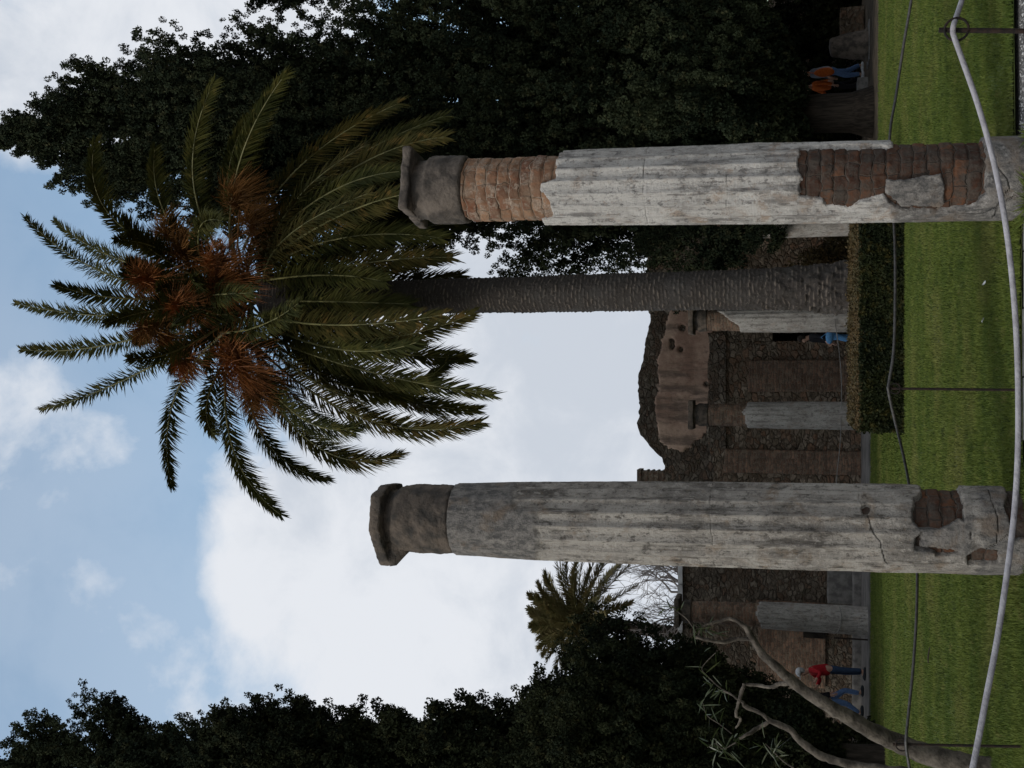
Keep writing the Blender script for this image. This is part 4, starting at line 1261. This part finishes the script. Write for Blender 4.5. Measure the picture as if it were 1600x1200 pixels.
# ================================================================== hedge
def hedge():
    x0, x1, y0, y1, h = -0.78, 3.45, 18.55, 22.9, 0.72
    root = empty('hedge', ((x0 + x1) / 2, (y0 + y1) / 2, 0), 'low clipped box hedge with a brown top in front of the palm', 'hedge')
    cx, cy = (x0 + x1) / 2, (y0 + y1) / 2
    rg = np.random.default_rng(77)

    def leaves(P, nrm, s):
        n = len(P)
        a = rg.normal(0, 1, (n, 3)) * 0.8 + nrm; a /= np.linalg.norm(a, axis=1)[:, None]
        b_ = np.cross(a, rg.normal(0, 1, (n, 3))); b_ /= np.linalg.norm(b_, axis=1)[:, None]
        c_ = np.cross(a, b_)
        l = s * rg.uniform(0.6, 1.3, (n, 1))
        V = np.stack([P - b_ * l, P + c_ * l * 0.5, P + b_ * l, P - c_ * l * 0.5], 1)
        return V.reshape(-1, 3), np.arange(n * 4).reshape(n, 4)
    n = 26000
    f = rg.random(n)
    X = rg.uniform(x0, x1, n); Yv = rg.uniform(y0, y1, n); Z = rg.random(n) * h
    bulge = lambda P: 0.085 * fbm(P * 2.6, 4) * 2 + 0.05 * (rg.random(len(P)) > 0.97)
    side = np.where(f < 0.62, 0, np.where(f < 0.84, 1, 2))
    X = np.where(side == 1, x0, np.where(side == 2, x1, X)); Yv = np.where(side == 0, y0, Yv)
    P = np.stack([X, Yv, Z], 1)
    nr = np.stack([np.where(side == 1, -1.0, np.where(side == 2, 1.0, 0)), np.where(side == 0, -1.0, 0), np.full(n, 0.35)], 1)
    P += nr * (bulge(P) - 0.05 * rg.random(n))[:, None]
    P[:, 2] = np.clip(P[:, 2], 0.01, h + 0.03)
    P -= np.array([cx, cy, 0])
    V, F = leaves(P, nr, 0.03)
    mesh_obj('side_foliage', V, F, M['hedge_leaf'], root, smooth=False)
    n = 22000
    P = np.stack([rg.uniform(x0, x1, n), rg.uniform(y0, y1, n), np.full(n, h)], 1)
    P[:, 2] += bulge(P) - 0.04 * rg.random(n)
    P -= np.array([cx, cy, 0])
    V, F = leaves(P, np.array([[0, 0, 1.0]]), 0.03)
    mesh_obj('top_foliage', V, F, M['hedge_top'], root, smooth=False)
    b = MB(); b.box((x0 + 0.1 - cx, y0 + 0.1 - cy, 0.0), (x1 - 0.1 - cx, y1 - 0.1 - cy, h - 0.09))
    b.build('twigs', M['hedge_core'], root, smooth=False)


hedge()


# ================================================================== bare tree beyond the wall
def bare_tree():
    Y = 44.0
    base = at(1130, 925, Y)
    root = empty('bare_tree', (base.x, Y, 0), 'leafless grey tree beyond the white coped wall', 'tree')
    rg = random.Random(5)
    b = MB(); tw = MB()
    b.tube([(0, 0, -0.1), (0.03, 0, 2.5), (0, 0, 5.6)], [0.26, 0.22, 0.15], 10)

    def grow(p, d, ln, r, lv):
        n = 4
        pts = [p]
        for k in range(n):
            d = (d + Vector((rg.gauss(0, .13), rg.gauss(0, .13), rg.gauss(0.02, .1)))).normalized()
            pts.append(pts[-1] + d * ln / n)
        (b if lv < 3 else tw).tube(pts, np.linspace(r, r * 0.6, n + 1), 5 if lv < 3 else 3, caps=False)
        if lv >= 5: return
        for k in range(3 if lv < 4 else 4):
            q = pts[rg.randint(2, n)]
            dd = (d + Vector((rg.gauss(0, .55), rg.gauss(0, .5), rg.gauss(0.05, .4)))).normalized()
            grow(q, dd, ln * rg.uniform(0.6, 0.85), max(r * 0.55, 0.008), lv + 1)
    for k in range(9):
        a = k * 0.9 + 0.3
        grow(Vector((0, 0, 4.4 + 0.14 * k)), Vector((math.cos(a) * 0.75, math.sin(a) * 0.4, 0.8)).normalized(), rg.uniform(1.5, 2.1), 0.075, 1)
    b.build('trunk', M['bark_bare'], root)
    tw.build('twigs', M['bark_bare'], root)


bare_tree()


# ================================================================== oleander
def oleander():
    Y = 10.2
    foot = at(1560, 1196, Y)
    root = empty('oleander_tree', (foot.x, Y, 0), 'small pruned oleander with bare forked grey branches at the left edge', 'tree')
    o = Vector((foot.x, Y, 0))

    def path(pts, dys):
        out = []
        for (x_, y_), dy in zip(pts, dys):
            out.append(at(x_, y_, Y + dy) - o)
        return out

    def smooth(P, k=6):
        P = [Vector(p) for p in P]
        P = [P[0] * 2 - P[1]] + P + [P[-1] * 2 - P[-2]]
        out = []
        for i in range(1, len(P) - 2):
            for q in range(k):
                t = q / k
                a, b_, c, d = P[i - 1], P[i], P[i + 1], P[i + 2]
                out.append(0.5 * ((2 * b_) + (c - a) * t + (2 * a - 5 * b_ + 4 * c - d) * t * t + (3 * b_ - a - 3 * c + d) * t ** 3))
        out.append(P[-2])
        return out

    def knob(V):
        return V + np.stack([fbm(V * 11.0 + 50 * k, 4) * 0.03 + fbm(V * 35 + 9 * k, 2) * 0.012 for k in range(3)], 1)
    parts = [
        ('trunk', [(1600, 1206), (1540, 1200), (1480, 1188), (1435, 1174), (1400, 1160), (1362, 1142), (1325, 1120), (1287, 1098), (1250, 1074), (1212, 1042), (1195, 1025), (1178, 1003), (1166, 980)],
         [0, 0, 0, 0, 0, -.1, -.2, -.3, -.3, -.4, -.4, -.4, -.4], (0.15, 0.03)),
        ('branch', [(1168, 982), (1145, 968), (1126, 970), (1108, 974), (1089, 981)], [-.4, -.4, -.4, -.45, -.5], (0.026, 0.010)),
        ('branch', [(1176, 1000), (1152, 998), (1130, 1003), (1102, 999), (1087, 995)], [-.4, -.4, -.45, -.5, -.5], (0.026, 0.02)),
        ('branch', [(1440, 1210), (1390, 1203), (1342, 1197), (1312, 1190), (1282, 1180), (1267, 1170), (1249, 1157), (1234, 1141), (1219, 1133), (1202, 1126)], [0.1, .2, .3, .3, .3, .3, .3, .3, .3, .3], (0.06, 0.034)),
        ('branch', [(1202, 1126), (1189, 1115), (1165, 1105), (1160, 1096), (1145, 1087), (1130, 1079)], [.3, .3, .3, .3, .3, .35], (0.03, 0.012)),
        ('branch', [(1204, 1127), (1184, 1138), (1170, 1147), (1156, 1153)], [.3, .3, .2, .2], (0.028, 0.018)),
        ('branch', [(1245, 1070), (1219, 1068), (1202, 1074), (1185, 1071), (1165, 1069)], [-.3, -.2, -.1, 0, 0], (0.028, 0.018)),
        ('branch', [(1163, 1068), (1156, 1089), (1151, 1109), (1151, 1120), (1158, 1124), (1150, 1139)], [0, 0, 0, 0, 0.05, 0.1], (0.026, 0.012)),
        ('branch', [(1137, 1082), (1122, 1072), (1105, 1056), (1097, 1046), (1102, 1036), (1118, 1020)], [.35] * 6, (0.010, 0.004)),
        ('branch', [(1143, 1146), (1125, 1132), (1105, 1118), (1098, 1098)], [.1] * 4, (0.007, 0.003)),
        ('branch', [(1240, 1200), (1225, 1190), (1210, 1176), (1196, 1162)], [.1] * 4, (0.012, 0.005)),
        ('branch', [(1088, 988), (1074, 968), (1058, 955), (1050, 948)], [-.5] * 4, (0.009, 0.004)),
        ('branch', [(1150, 1160), (1130, 1170), (1118, 1162), (1105, 1168)], [.2] * 4, (0.008, 0.004)),
    ]
    for nm, pts, dys, (ra, rb) in parts:
        P = smooth(path(pts, dys))
        b = MB(); b.tube(P, np.linspace(ra, rb, len(P)) * 0.74, 10)
        b.build(nm, M['bark_pale'], root, disp=knob if ra > 0.02 else None)
    # long narrow leaves in sprays at the twig ends
    b = MB()
    rg = random.Random(12)

    def blade(p, d, ln, w):
        d = d.normalized()
        s = d.cross(Vector((rg.gauss(0, 1), rg.gauss(0, 1), rg.gauss(0, 1)))).normalized()
        nrm = s.cross(d)
        V = []
        for k in range(6):
            t = k / 5
            c = p + d * ln * t - nrm * (0.10 * ln * t * t) + Vector((0, 0, -0.12 * ln * t * t))
            ww = w * math.sin(PI * min(0.98, 0.12 + 0.86 * t)) * 0.5
            V += [c - s * ww, c + s * ww]
        b.add([tuple(v) for v in V], [(2 * k, 2 * k + 1, 2 * k + 3, 2 * k + 2) for k in range(5)])
    sprays = [((1118, 1020), .35, 2), ((1097, 1046), .35, 3), ((1122, 1072), .35, 8), ((1110, 1060), .35, 5), ((1132, 1080), .35, 6), ((1105, 1118), .1, 5), ((1098, 1098), .1, 4), ((1125, 1132), .1, 6),
              ((1148, 1150), .2, 7), ((1130, 1165), .2, 8), ((1112, 1165), .2, 7), ((1120, 1185), .3, 8), ((1140, 1180), .3, 5), ((1208, 1172), .1, 9), ((1196, 1162), .1, 7), ((1215, 1182), .1, 6),
              ((1088, 985), -.5, 5), ((1100, 978), -.45, 4), ((1062, 955), -.5, 4), ((1050, 948), -.5, 4), ((1110, 985), -.45, 3)]
    for (x_, y_), dy, n in sprays:
        p = at(x_, y_, Y + dy) - o
        for k in range(n):
            d = Vector((rg.gauss(0, 1), rg.gauss(0, .7), rg.gauss(0.2, .8)))
            blade(p + Vector((rg.gauss(0, .03), rg.gauss(0, .03), rg.gauss(0, .03))), d, rg.uniform(0.10, 0.19), rg.uniform(0.011, 0.016))
    b.build('foliage', M['oleander'], root)


oleander()


# ================================================================== rope barriers
def smooth_path(P, k=8):
    P = [Vector(p) for p in P]
    P = [P[0] * 2 - P[1]] + P + [P[-1] * 2 - P[-2]]
    out = []
    for i in range(1, len(P) - 2):
        for q in range(k):
            t = q / k
            a, b_, c, d = P[i - 1], P[i], P[i + 1], P[i + 2]
            out.append(0.5 * ((2 * b_) + (c - a) * t + (2 * a - 5 * b_ + 4 * c - d) * t * t + (3 * b_ - a - 3 * c + d) * t ** 3))
    out.append(P[-2])
    return out


POST_G = 'iron rods holding the ropes'


def post(x, y, Y, rad, label, ring_r, zfoot, yfoot):
    top = at(x, y, Y)
    fx = at(1600, yfoot, Y); k = (top.z - zfoot) / (top.z - fx.z)
    foot = top + (fx - top) * k
    root = empty('rope_post', foot, label, 'rope post', POST_G, (0, math.atan2(top.x - foot.x, top.z - foot.z), 0))
    h = (top - foot).length
    b = MB(); b.tube([(0, 0, -0.06), (0, 0, h * 0.5), (0, 0, h)], [rad, rad, rad], 10)
    b.build('rod', M['iron'], root)
    # hook loop at the top
    a = np.linspace(-0.5 * PI, 1.42 * PI, 22)
    zc = h - ring_r * 1.45
    b = MB(); b.tube([(math.cos(t) * ring_r, -rad * 0.9 - 0.004, zc + math.sin(t) * ring_r) for t in a], np.full(22, rad * 0.5), 7)
    b.build('ring', M['iron'], root)
    return root


YN = 4.85
post(1467, 47, YN, 0.0105, 'rusty iron rod with a ring, in the right foreground', 0.047, -0.05, 48.5)
pts = [((1545, -160), 5.6), ((1520, -60), 5.2), ((1503, 0), 5.0), ((1491, 36), YN - 0.02), ((1489, 48), YN - 0.025), ((1491, 58), YN - 0.02), ((1506, 100), 4.82), ((1530, 170), 4.8), ((1552, 250), 4.78), ((1568, 330), 4.76), ((1580, 420), 4.74), ((1588, 520), 4.72),
       ((1591, 620), 4.7), ((1590, 720), 4.66), ((1584, 810), 4.6), ((1573, 900), 4.5), ((1558, 1000), 4.4), ((1541, 1090), 4.3), ((1522, 1190), 4.2), ((1500, 1290), 4.1)]
b = MB(); P = smooth_path([at(*p, Y) for p, Y in pts], 6)
b.tube(P, 0.0112, 14)
tag(b.build('rope', M['rope_pale']), 'thick pale grey rope sagging across the foreground in front of both columns', 'rope')

YD = 8.95
post(1386, 607, YD, 0.0105, 'thin dark iron rod between the two tall columns', 0.04, -0.06, 609.5)
post(1395, 1163, 8.8, 0.0105, 'thin dark iron rod in front of the oleander trunk', 0.045, -0.05, 1166.5)
pts = [((1432, -60), 9.3), ((1424, 0), 9.35), ((1412, 70), 9.4), ((1400, 150), 9.5), ((1391, 205), 9.55), ((1389, 280), 9.56), ((1397, 350), 9.5), ((1399, 430), 9.3), ((1397, 540), 9.05), ((1389, 598), YD - 0.02), ((1388, 610), YD - 0.02), ((1397, 652), 9.05), ((1410, 705), 9.25), ((1420, 755), 9.4),
       ((1430, 830), 9.42), ((1433, 890), 9.38), ((1432, 960), 9.2), ((1427, 1040), 9.0), ((1420, 1110), 8.85), ((1416, 1150), 8.77), ((1416, 1168), 8.77), ((1421, 1200), 8.8), ((1430, 1260), 8.8)]
b = MB(); b.tube(smooth_path([at(*p, Y) for p, Y in pts], 6), 0.0115, 9)
tag(b.build('rope', M['rope_dark']), 'dark rope running behind the columns from rod to rod', 'rope')

# cords slung between the far columns
def cord(pts, Y, label, rad=0.012):
    b = MB(); b.tube(smooth_path([at(*p, Y) for p in pts], 6), rad, 6)
    tag(b.build('cord', M['cord']), label, 'cord', 'cords between the far columns')


cord([(1304, 499), (1310, 540), (1314, 580), (1315, 620), (1314, 640)], 28.05, 'thin cord slung between the two portico columns left of the palm')
cord([(1314, 652), (1313, 690), (1309, 730), (1306, 765), (1304, 800)], 28.05, 'thin cord running left from the portico column beside the hedge')
cord([(1312, 948), (1315, 965), (1311, 985), (1303, 990)], 28.02, 'thin cord tied round the portico column behind the oleander', 0.014)
pz = at(1360, 1000, 28.2); pt = at(1306, 998, 28.2)
b = MB(); b.tube([(0, 0, -0.05), (0, 0, pt.z)], [0.02, 0.02], 8)
o = tag(b.build('rope_post', M['iron']), 'thin dark rod standing on the far pavement behind the oleander', 'rope post', POST_G)
o.location = (pz.x, 28.2, 0.05)


# ================================================================== small things on the lawn
def scrap(x, y, label, s, seed):
    Y = 9.0
    # meets the ground
    d = at(x, y, 10.0) - EYE
    p = EYE + d * ((0.045 - EYE.z) / d.z)
    rg = np.random.default_rng(seed)
    n = 6
    X, Z = np.meshgrid(np.linspace(-1, 1, n), np.linspace(-1, 1, n))
    V = np.stack([X * s, Z * s * 0.8, 0.5 * s * np.abs(rg.normal(0, .6, X.shape)) + 0.2 * s * (X ** 2)], -1).reshape(-1, 3)
    i, j = np.meshgrid(np.arange(n - 1), np.arange(n - 1), indexing='ij')
    F = np.stack([i * n + j, i * n + j + 1, (i + 1) * n + j + 1, (i + 1) * n + j], -1).reshape(-1, 4)
    o = mesh_obj('paper_scrap', V, F, M['paper'])
    o.location = p
    o.rotation_euler = (0.5, 0.1, seed)
    tag(o, label, 'paper scrap')


scrap(1539, 443, 'white paper scrap on the grass, the one nearer the right column', 0.024, 1)
scrap(1537, 500, 'white paper scrap on the grass, midway between the tall columns', 0.022, 2)
d = at(1452, 1022, 10) - EYE; p = EYE + d * ((0.05 - EYE.z) / d.z)
b = MB(); b.tube([(-0.14, 0.12, 0), (-0.05, 0.03, .012), (0.04, -0.01, 0.004), (0.13, -0.16, 0.01)], [0.008, 0.01, 0.009, 0.005], 6)
o = tag(b.build('twig', M['bark_cypress']), 'dark dry twig lying on the lawn left of the grey column', 'twig')
o.location = p


def tuft(label, X, Y, n, h, seed, spread=0.12):
    rg = random.Random(seed)
    root = bpy.data.objects
    b = MB()
    for k in range(n):
        a = rg.random() * 6.28; r = rg.random() * spread
        p = Vector((math.cos(a) * r, math.sin(a) * r * 0.6, -0.04))
        d = Vector((math.cos(a) * rg.uniform(.2, .9), math.sin(a) * rg.uniform(.2, .9), 1)).normalized()
        ln = h * rg.uniform(.5, 1.1)
        s = d.cross(Vector((rg.gauss(0, 1), rg.gauss(0, 1), 0.2))).normalized()
        V = []
        for q in range(5):
            t = q / 4
            c = p + d * ln * t + Vector((d.x, d.y, -0.35)) * ln * 0.4 * t * t
            w = 0.007 * (1 - t * 0.9)
            V += [tuple(c - s * w), tuple(c + s * w)]
        b.add(V, [(2 * q, 2 * q + 1, 2 * q + 3, 2 * q + 2) for q in range(4)])
    o = tag(b.build('weed_tuft', M['grass']), label, 'weeds')
    o.location = (X, Y, 0)


tuft('green weeds growing at the foot of the right column', 1.36, 8.74, 130, 0.17, 3, 0.17)
tuft('small weeds on the right side of the brick column foot', 1.86, 8.82, 60, 0.1, 4, 0.1)


# ================================================================== people
def grow_skin(name, verts, edges, rad, mat, parent, sub=2):
    me = bpy.data.meshes.new(name + '_cage')
    me.from_pydata([tuple(v) for v in verts], edges, [])
    o = bpy.data.objects.new(name, me)
    COL.objects.link(o)
    o.modifiers.new('skin', 'SKIN')
    sv = me.skin_vertices[0] if me.skin_vertices else None
    if sv is None:
        me.skin_vertices.new() if hasattr(me.skin_vertices, 'new') else None
        sv = me.skin_vertices[0]
    for k, r in enumerate(rad):
        sv.data[k].radius = (r, r) if not isinstance(r, tuple) else r
        sv.data[k].use_root = (k == 0)
    ss = o.modifiers.new('sub', 'SUBSURF'); ss.levels = sub; ss.render_levels = sub
    bpy.context.view_layer.update()
    ev = o.evaluated_get(bpy.context.evaluated_depsgraph_get())
    nm = bpy.data.meshes.new_from_object(ev)
    nm.name = name
    o.modifiers.clear()
    o.data = nm
    nm.materials.clear(); nm.materials.append(mat)
    for p_ in nm.polygons: p_.use_smooth = True
    o.parent = parent
    bpy.data.meshes.remove(me)
    return o


def blob(c, r, seg=16, squash=(1, 1, 1)):
    b = MB()
    prof = [(max(1e-3, math.sin(t)), -math.cos(t)) for t in np.linspace(0.02, PI - 0.02, 12)]
    b.lathe(prof, seg)
    V = b.V[0] * np.array(squash) * r + np.array(tuple(c))
    return V, b.F4[0]


def person(label, loc, yaw, H, lean, arms, legs, jacket, trousers, shoes, hair, cap=None, head_turn=0.0, skirt=0.0, group=None):
    """faces +x before yaw; arms: (elbow, wrist) offsets for left and right; legs: (knee, ankle) offsets"""
    s = H / 1.72
    root = empty('person', loc, label, 'person', group, (0, 0, yaw))
    hip = Vector((0, 0, 0.93)); ch = hip + Vector((lean * 0.30, 0, 0.30)); nk = hip + Vector((lean * 0.50, 0, 0.53))
    hd0 = nk + Vector((0.03 + lean * 0.05, 0, 0.09)); hd1 = hd0 + Vector((0.02 + lean * 0.06, 0, 0.12))
    V = [hip, hip + Vector((lean * .12, 0, .14)), ch, nk, hd0, hd1, hd0 + Vector((0.115, 0, 0.035))]
    E = [(0, 1), (1, 2), (2, 3), (3, 4), (4, 5), (4, 6)]
    rad = [(.125, .15), (.11, .135), (.12, .165), (.055, .06), (.075, .07), (.072, .068), .022]
    jV, jE, jr = [hip + Vector((0, 0, -0.06 - skirt)), hip + Vector((lean * .12, 0, .14)), ch, nk - Vector((0, 0, .03))], [(0, 1), (1, 2), (2, 3)], [(.155, .18), (.14, .165), (.145, .185), (.075, .085)]
    tV, tE, tr = [hip + Vector((0, 0, 0.04)), hip - Vector((0, 0, 0.06))], [(0, 1)], [(.14, .16), (.13, .155)]
    shoesV = []
    for sd, (el, wr), (kn, an) in zip((1, -1), arms, legs):
        sh = nk + Vector((-0.01, sd * 0.17, -0.07))
        e_ = sh + Vector((el[0], sd * el[1], el[2])); w_ = e_ + Vector((wr[0], sd * wr[1], wr[2]))
        n0 = len(V)
        V += [sh, e_, w_]; E += [(2, n0), (n0, n0 + 1), (n0 + 1, n0 + 2)]; rad += [.058, .042, .03]
        hdir = (w_ - e_).normalized(); side = Vector((0, sd, 0)).cross(hdir)
        palm_ = w_ + hdir * 0.07
        V.append(palm_); E.append((n0 + 2, n0 + 3)); rad.append((.034, .016))
        across = hdir.cross(Vector((0.3, sd, 0.2))).normalized()
        for q, (oo, fl) in enumerate(((-.03, .065), (-.01, .078), (.01, .074), (.03, .058))):
            k0 = len(V)
            a = palm_ + across * oo + hdir * 0.025
            V += [a, a + hdir * fl * .55, a + hdir * fl * .9 - Vector((0, sd * .02, 0))]
            E += [(n0 + 3, k0), (k0, k0 + 1), (k0 + 1, k0 + 2)]; rad += [.009, .0085, .007]
        k0 = len(V)
        V += [w_ + hdir * .04 + across * .035, w_ + hdir * .075 + across * .06]; E += [(n0 + 2, k0), (k0, k0 + 1)]; rad += [.011, .009]
        j0 = len(jV)
        jV += [sh, e_, w_ - hdir * .02]; jE += [(2, j0), (j0, j0 + 1), (j0 + 1, j0 + 2)]; jr += [.078, .06, .048]
        hj = hip + Vector((0, sd * 0.09, -0.04))
        k_ = hj + Vector((kn[0], sd * kn[1], kn[2])); a_ = k_ + Vector((an[0], sd * an[1], an[2]))
        n0 = len(V)
        V += [hj, k_, a_]; E += [(0, n0), (n0, n0 + 1), (n0 + 1, n0 + 2)]; rad += [.085, .055, .04]
        V.append(a_ + Vector((0.14, sd * .02, -0.045))); E.append((n0 + 2, n0 + 3)); rad.append((.038, .025))
        t0 = len(tV)
        tV += [hj, k_, a_ + Vector((0, 0, 0.02))]; tE += [(1, t0), (t0, t0 + 1), (t0 + 1, t0 + 2)]; tr += [.1, .075, .062]
        shoesV.append((a_, sd))
    sc = lambda L_: [v * s for v in L_]
    srad = lambda L_: [(tuple(q * s for q in r) if isinstance(r, tuple) else r * s) for r in L_]
    grow_skin('body', sc(V), E, srad(rad), M['skin'], root)
    jo = grow_skin('jacket', sc(jV), jE, srad(jr), jacket, root)
    grow_skin('trousers', sc(tV), tE, srad(tr), trousers, root)
    for a_, sd in shoesV:
        b = MB()
        Vs, Fs = blob((a_ + Vector((0.06, sd * .01, -0.045))) * s, s, 14, (0.15, 0.055, 0.05))
        Vs = Vs.copy(); zf = ((a_.z - 0.085) * s); Vs[:, 2] = np.maximum(Vs[:, 2], zf)
        b.add(Vs, Fs); b.build('shoe', shoes, root)
    hc = (hd0 + hd1) * 0.5
    b = MB(); Vs, Fs = blob((hc + Vector((-0.018, 0, 0.035))) * s, s, 18, (0.112, 0.10, 0.125))
    keep = Vs[:, 0] - hc.x * s < 0.055 * s
    Vs = Vs.copy(); Vs[:, 0] = np.where(Vs[:, 2] < (hc.z + 0.03) * s, np.minimum(Vs[:, 0], (hc.x + 0.012) * s), Vs[:, 0])
    b.add(Vs, Fs)
    b.build('hair', hair, root, disp=lambda W: W + 0.012 * s * fbm(W * 22, 3)[:, None])
    if cap is not None:
        b = MB(); Vs, Fs = blob((hc + Vector((-0.005, 0, 0.075))) * s, s, 18, (0.125, 0.115, 0.105))
        Vs = Vs.copy(); Vs[:, 2] = np.maximum(Vs[:, 2], (hc.z + 0.055) * s); b.add(Vs, Fs)
        b.tube([(hc + Vector((0.08, 0, 0.06))) * s, (hc + Vector((0.19, 0, 0.045))) * s], [0.07 * s, 0.05 * s], 12)
        Vb = b.V[1]; cz = (hc.z + 0.055) * s; Vb[:, 2] = cz + (Vb[:, 2] - cz) * 0.18
        for z_ in b.V[2:]: z_[:, 2] = cz + (z_[:, 2] - cz) * 0.18
        b.build('cap', cap, root)
    return root


jean = cloth('blue_jeans', (0.10, 0.17, 0.32)); jean_dk = cloth('dark_jeans', (0.035, 0.06, 0.11)); white_c = cloth('white_cloth', (0.7, 0.71, 0.72))
redc = cloth('red_cloth', (0.42, 0.02, 0.028)); orng = cloth('orange_cloth', (0.52, 0.12, 0.025)); navy = cloth('navy_cloth', (0.03, 0.045, 0.09))
blackc = cloth('black_cloth', (0.015, 0.015, 0.018)); greyhair = cloth('grey_hair', (0.40, 0.41, 0.40), 40); dkhair = cloth('dark_hair', (0.03, 0.024, 0.02), 40)
shoe_w = cloth('white_shoe', (0.6, 0.62, 0.65)); shoe_d = cloth('dark_shoe', (0.03, 0.035, 0.04)); skyc = cloth('sky_blue_cloth', (0.12, 0.30, 0.55)); greyc = cloth('grey_cloth', (0.22, 0.25, 0.30))

down = ((0.02, .05, -.28), (0.08, .0, -.25))
stand = ((0.01, .01, -.42), (-0.02, .0, -.40))


def ground_at(x, y, zf):
    d = at(x, y, 10) - EYE
    return EYE + d * ((zf - EYE.z) / d.z)


p = at(1357, 1050, 29.2)
person('person in a red jacket, white cap and dark jeans on the far pavement', (p.x, 29.2, 0.05), R(205), 1.68, 0.15,
       [((.10, .16, -.26), (.16, -.06, .12)), ((.16, .10, -.24), (.20, -.14, .08))], [stand, ((.03, .02, -.42), (-.03, .0, -.40))], redc, jean_dk, shoe_d, greyhair, cap=white_c)
p = at(1357, 1098, 29.0)
person('person in dark clothes and blue jeans striding behind the oleander branch', (p.x, 29.0, 0.05), R(8), 1.70, 0.12,
       [down, down], [((.26, .01, -.36), (-.05, 0, -.40)), ((-.05, .01, -.41), (-.22, 0, -.33))], blackc, jean, shoe_d, dkhair)
p = at(1340, 108, 30.6)
person('grey haired person in grey jacket, blue jeans and white shoes under the big cypress', (p.x, 30.6, 0.0), R(186), 1.68, 0.05,
       [((.08, .08, -.27), (.16, .0, -.16)), down], [((.20, .01, -.39), (-.02, 0, -.40)), ((.0, .01, -.42), (-.16, 0, -.37))], greyc, jean, shoe_w, greyhair)
bag = MB(); Vs, Fs = blob((0, 0, 0), 1, 16, (0.12, 0.14, 0.26)); bag.add(Vs, Fs); bag.tube([(0, 0.02, .22), (0.02, 0.0, .42), (0.06, -0.02, .55)], [.012, .012, .012], 6)
o = tag(bag.build('shoulder_bag', orng, disp=lambda V: V * (1 + 0.2 * fbm(V * 9, 2)[:, None])), 'bright orange bag hanging at the side of the grey haired walker', 'bag')
q_ = at(1288, 113, 30.3); o.location = q_
p = at(1340, 129, 31.0)
person('person in an orange jacket and black trousers walking beside the grey haired person', (p.x, 31.0, 0.0), R(190), 1.62, 0.05,
       [down, ((.10, .06, -.26), (.18, .0, -.10))], [((.16, .01, -.40), (-.04, 0, -.40)), ((-.04, .01, -.42), (-.14, 0, -.38))], orng, blackc, shoe_d, dkhair)
p = at(1340, 524, 29.9)
person('person in a black coat and blue jeans standing in shade beside a portico column', (p.x, 29.9, 0.05), R(200), 1.66, 0.1,
       [((.08, .06, -.27), (.16, 0, -.14)), down], [((.16, .02, -.40), (-.04, 0, -.40)), stand], blackc, skyc, shoe_d, dkhair)
bag = MB(); Vs, Fs = blob((0, 0, 0), 1, 16, (0.20, 0.10, 0.10)); bag.add(Vs, Fs); bag.tube([(-0.12, 0, .06), (0, 0, .2), (0.12, 0, .06)], [.01, .01, .01], 6)
o = tag(bag.build('shoulder_bag', skyc, disp=lambda V: V * (1 + 0.3 * fbm(V * 9, 2)[:, None])), 'light blue bag held by the person in the black coat', 'bag')
o.location = at(1296, 527, 29.6)
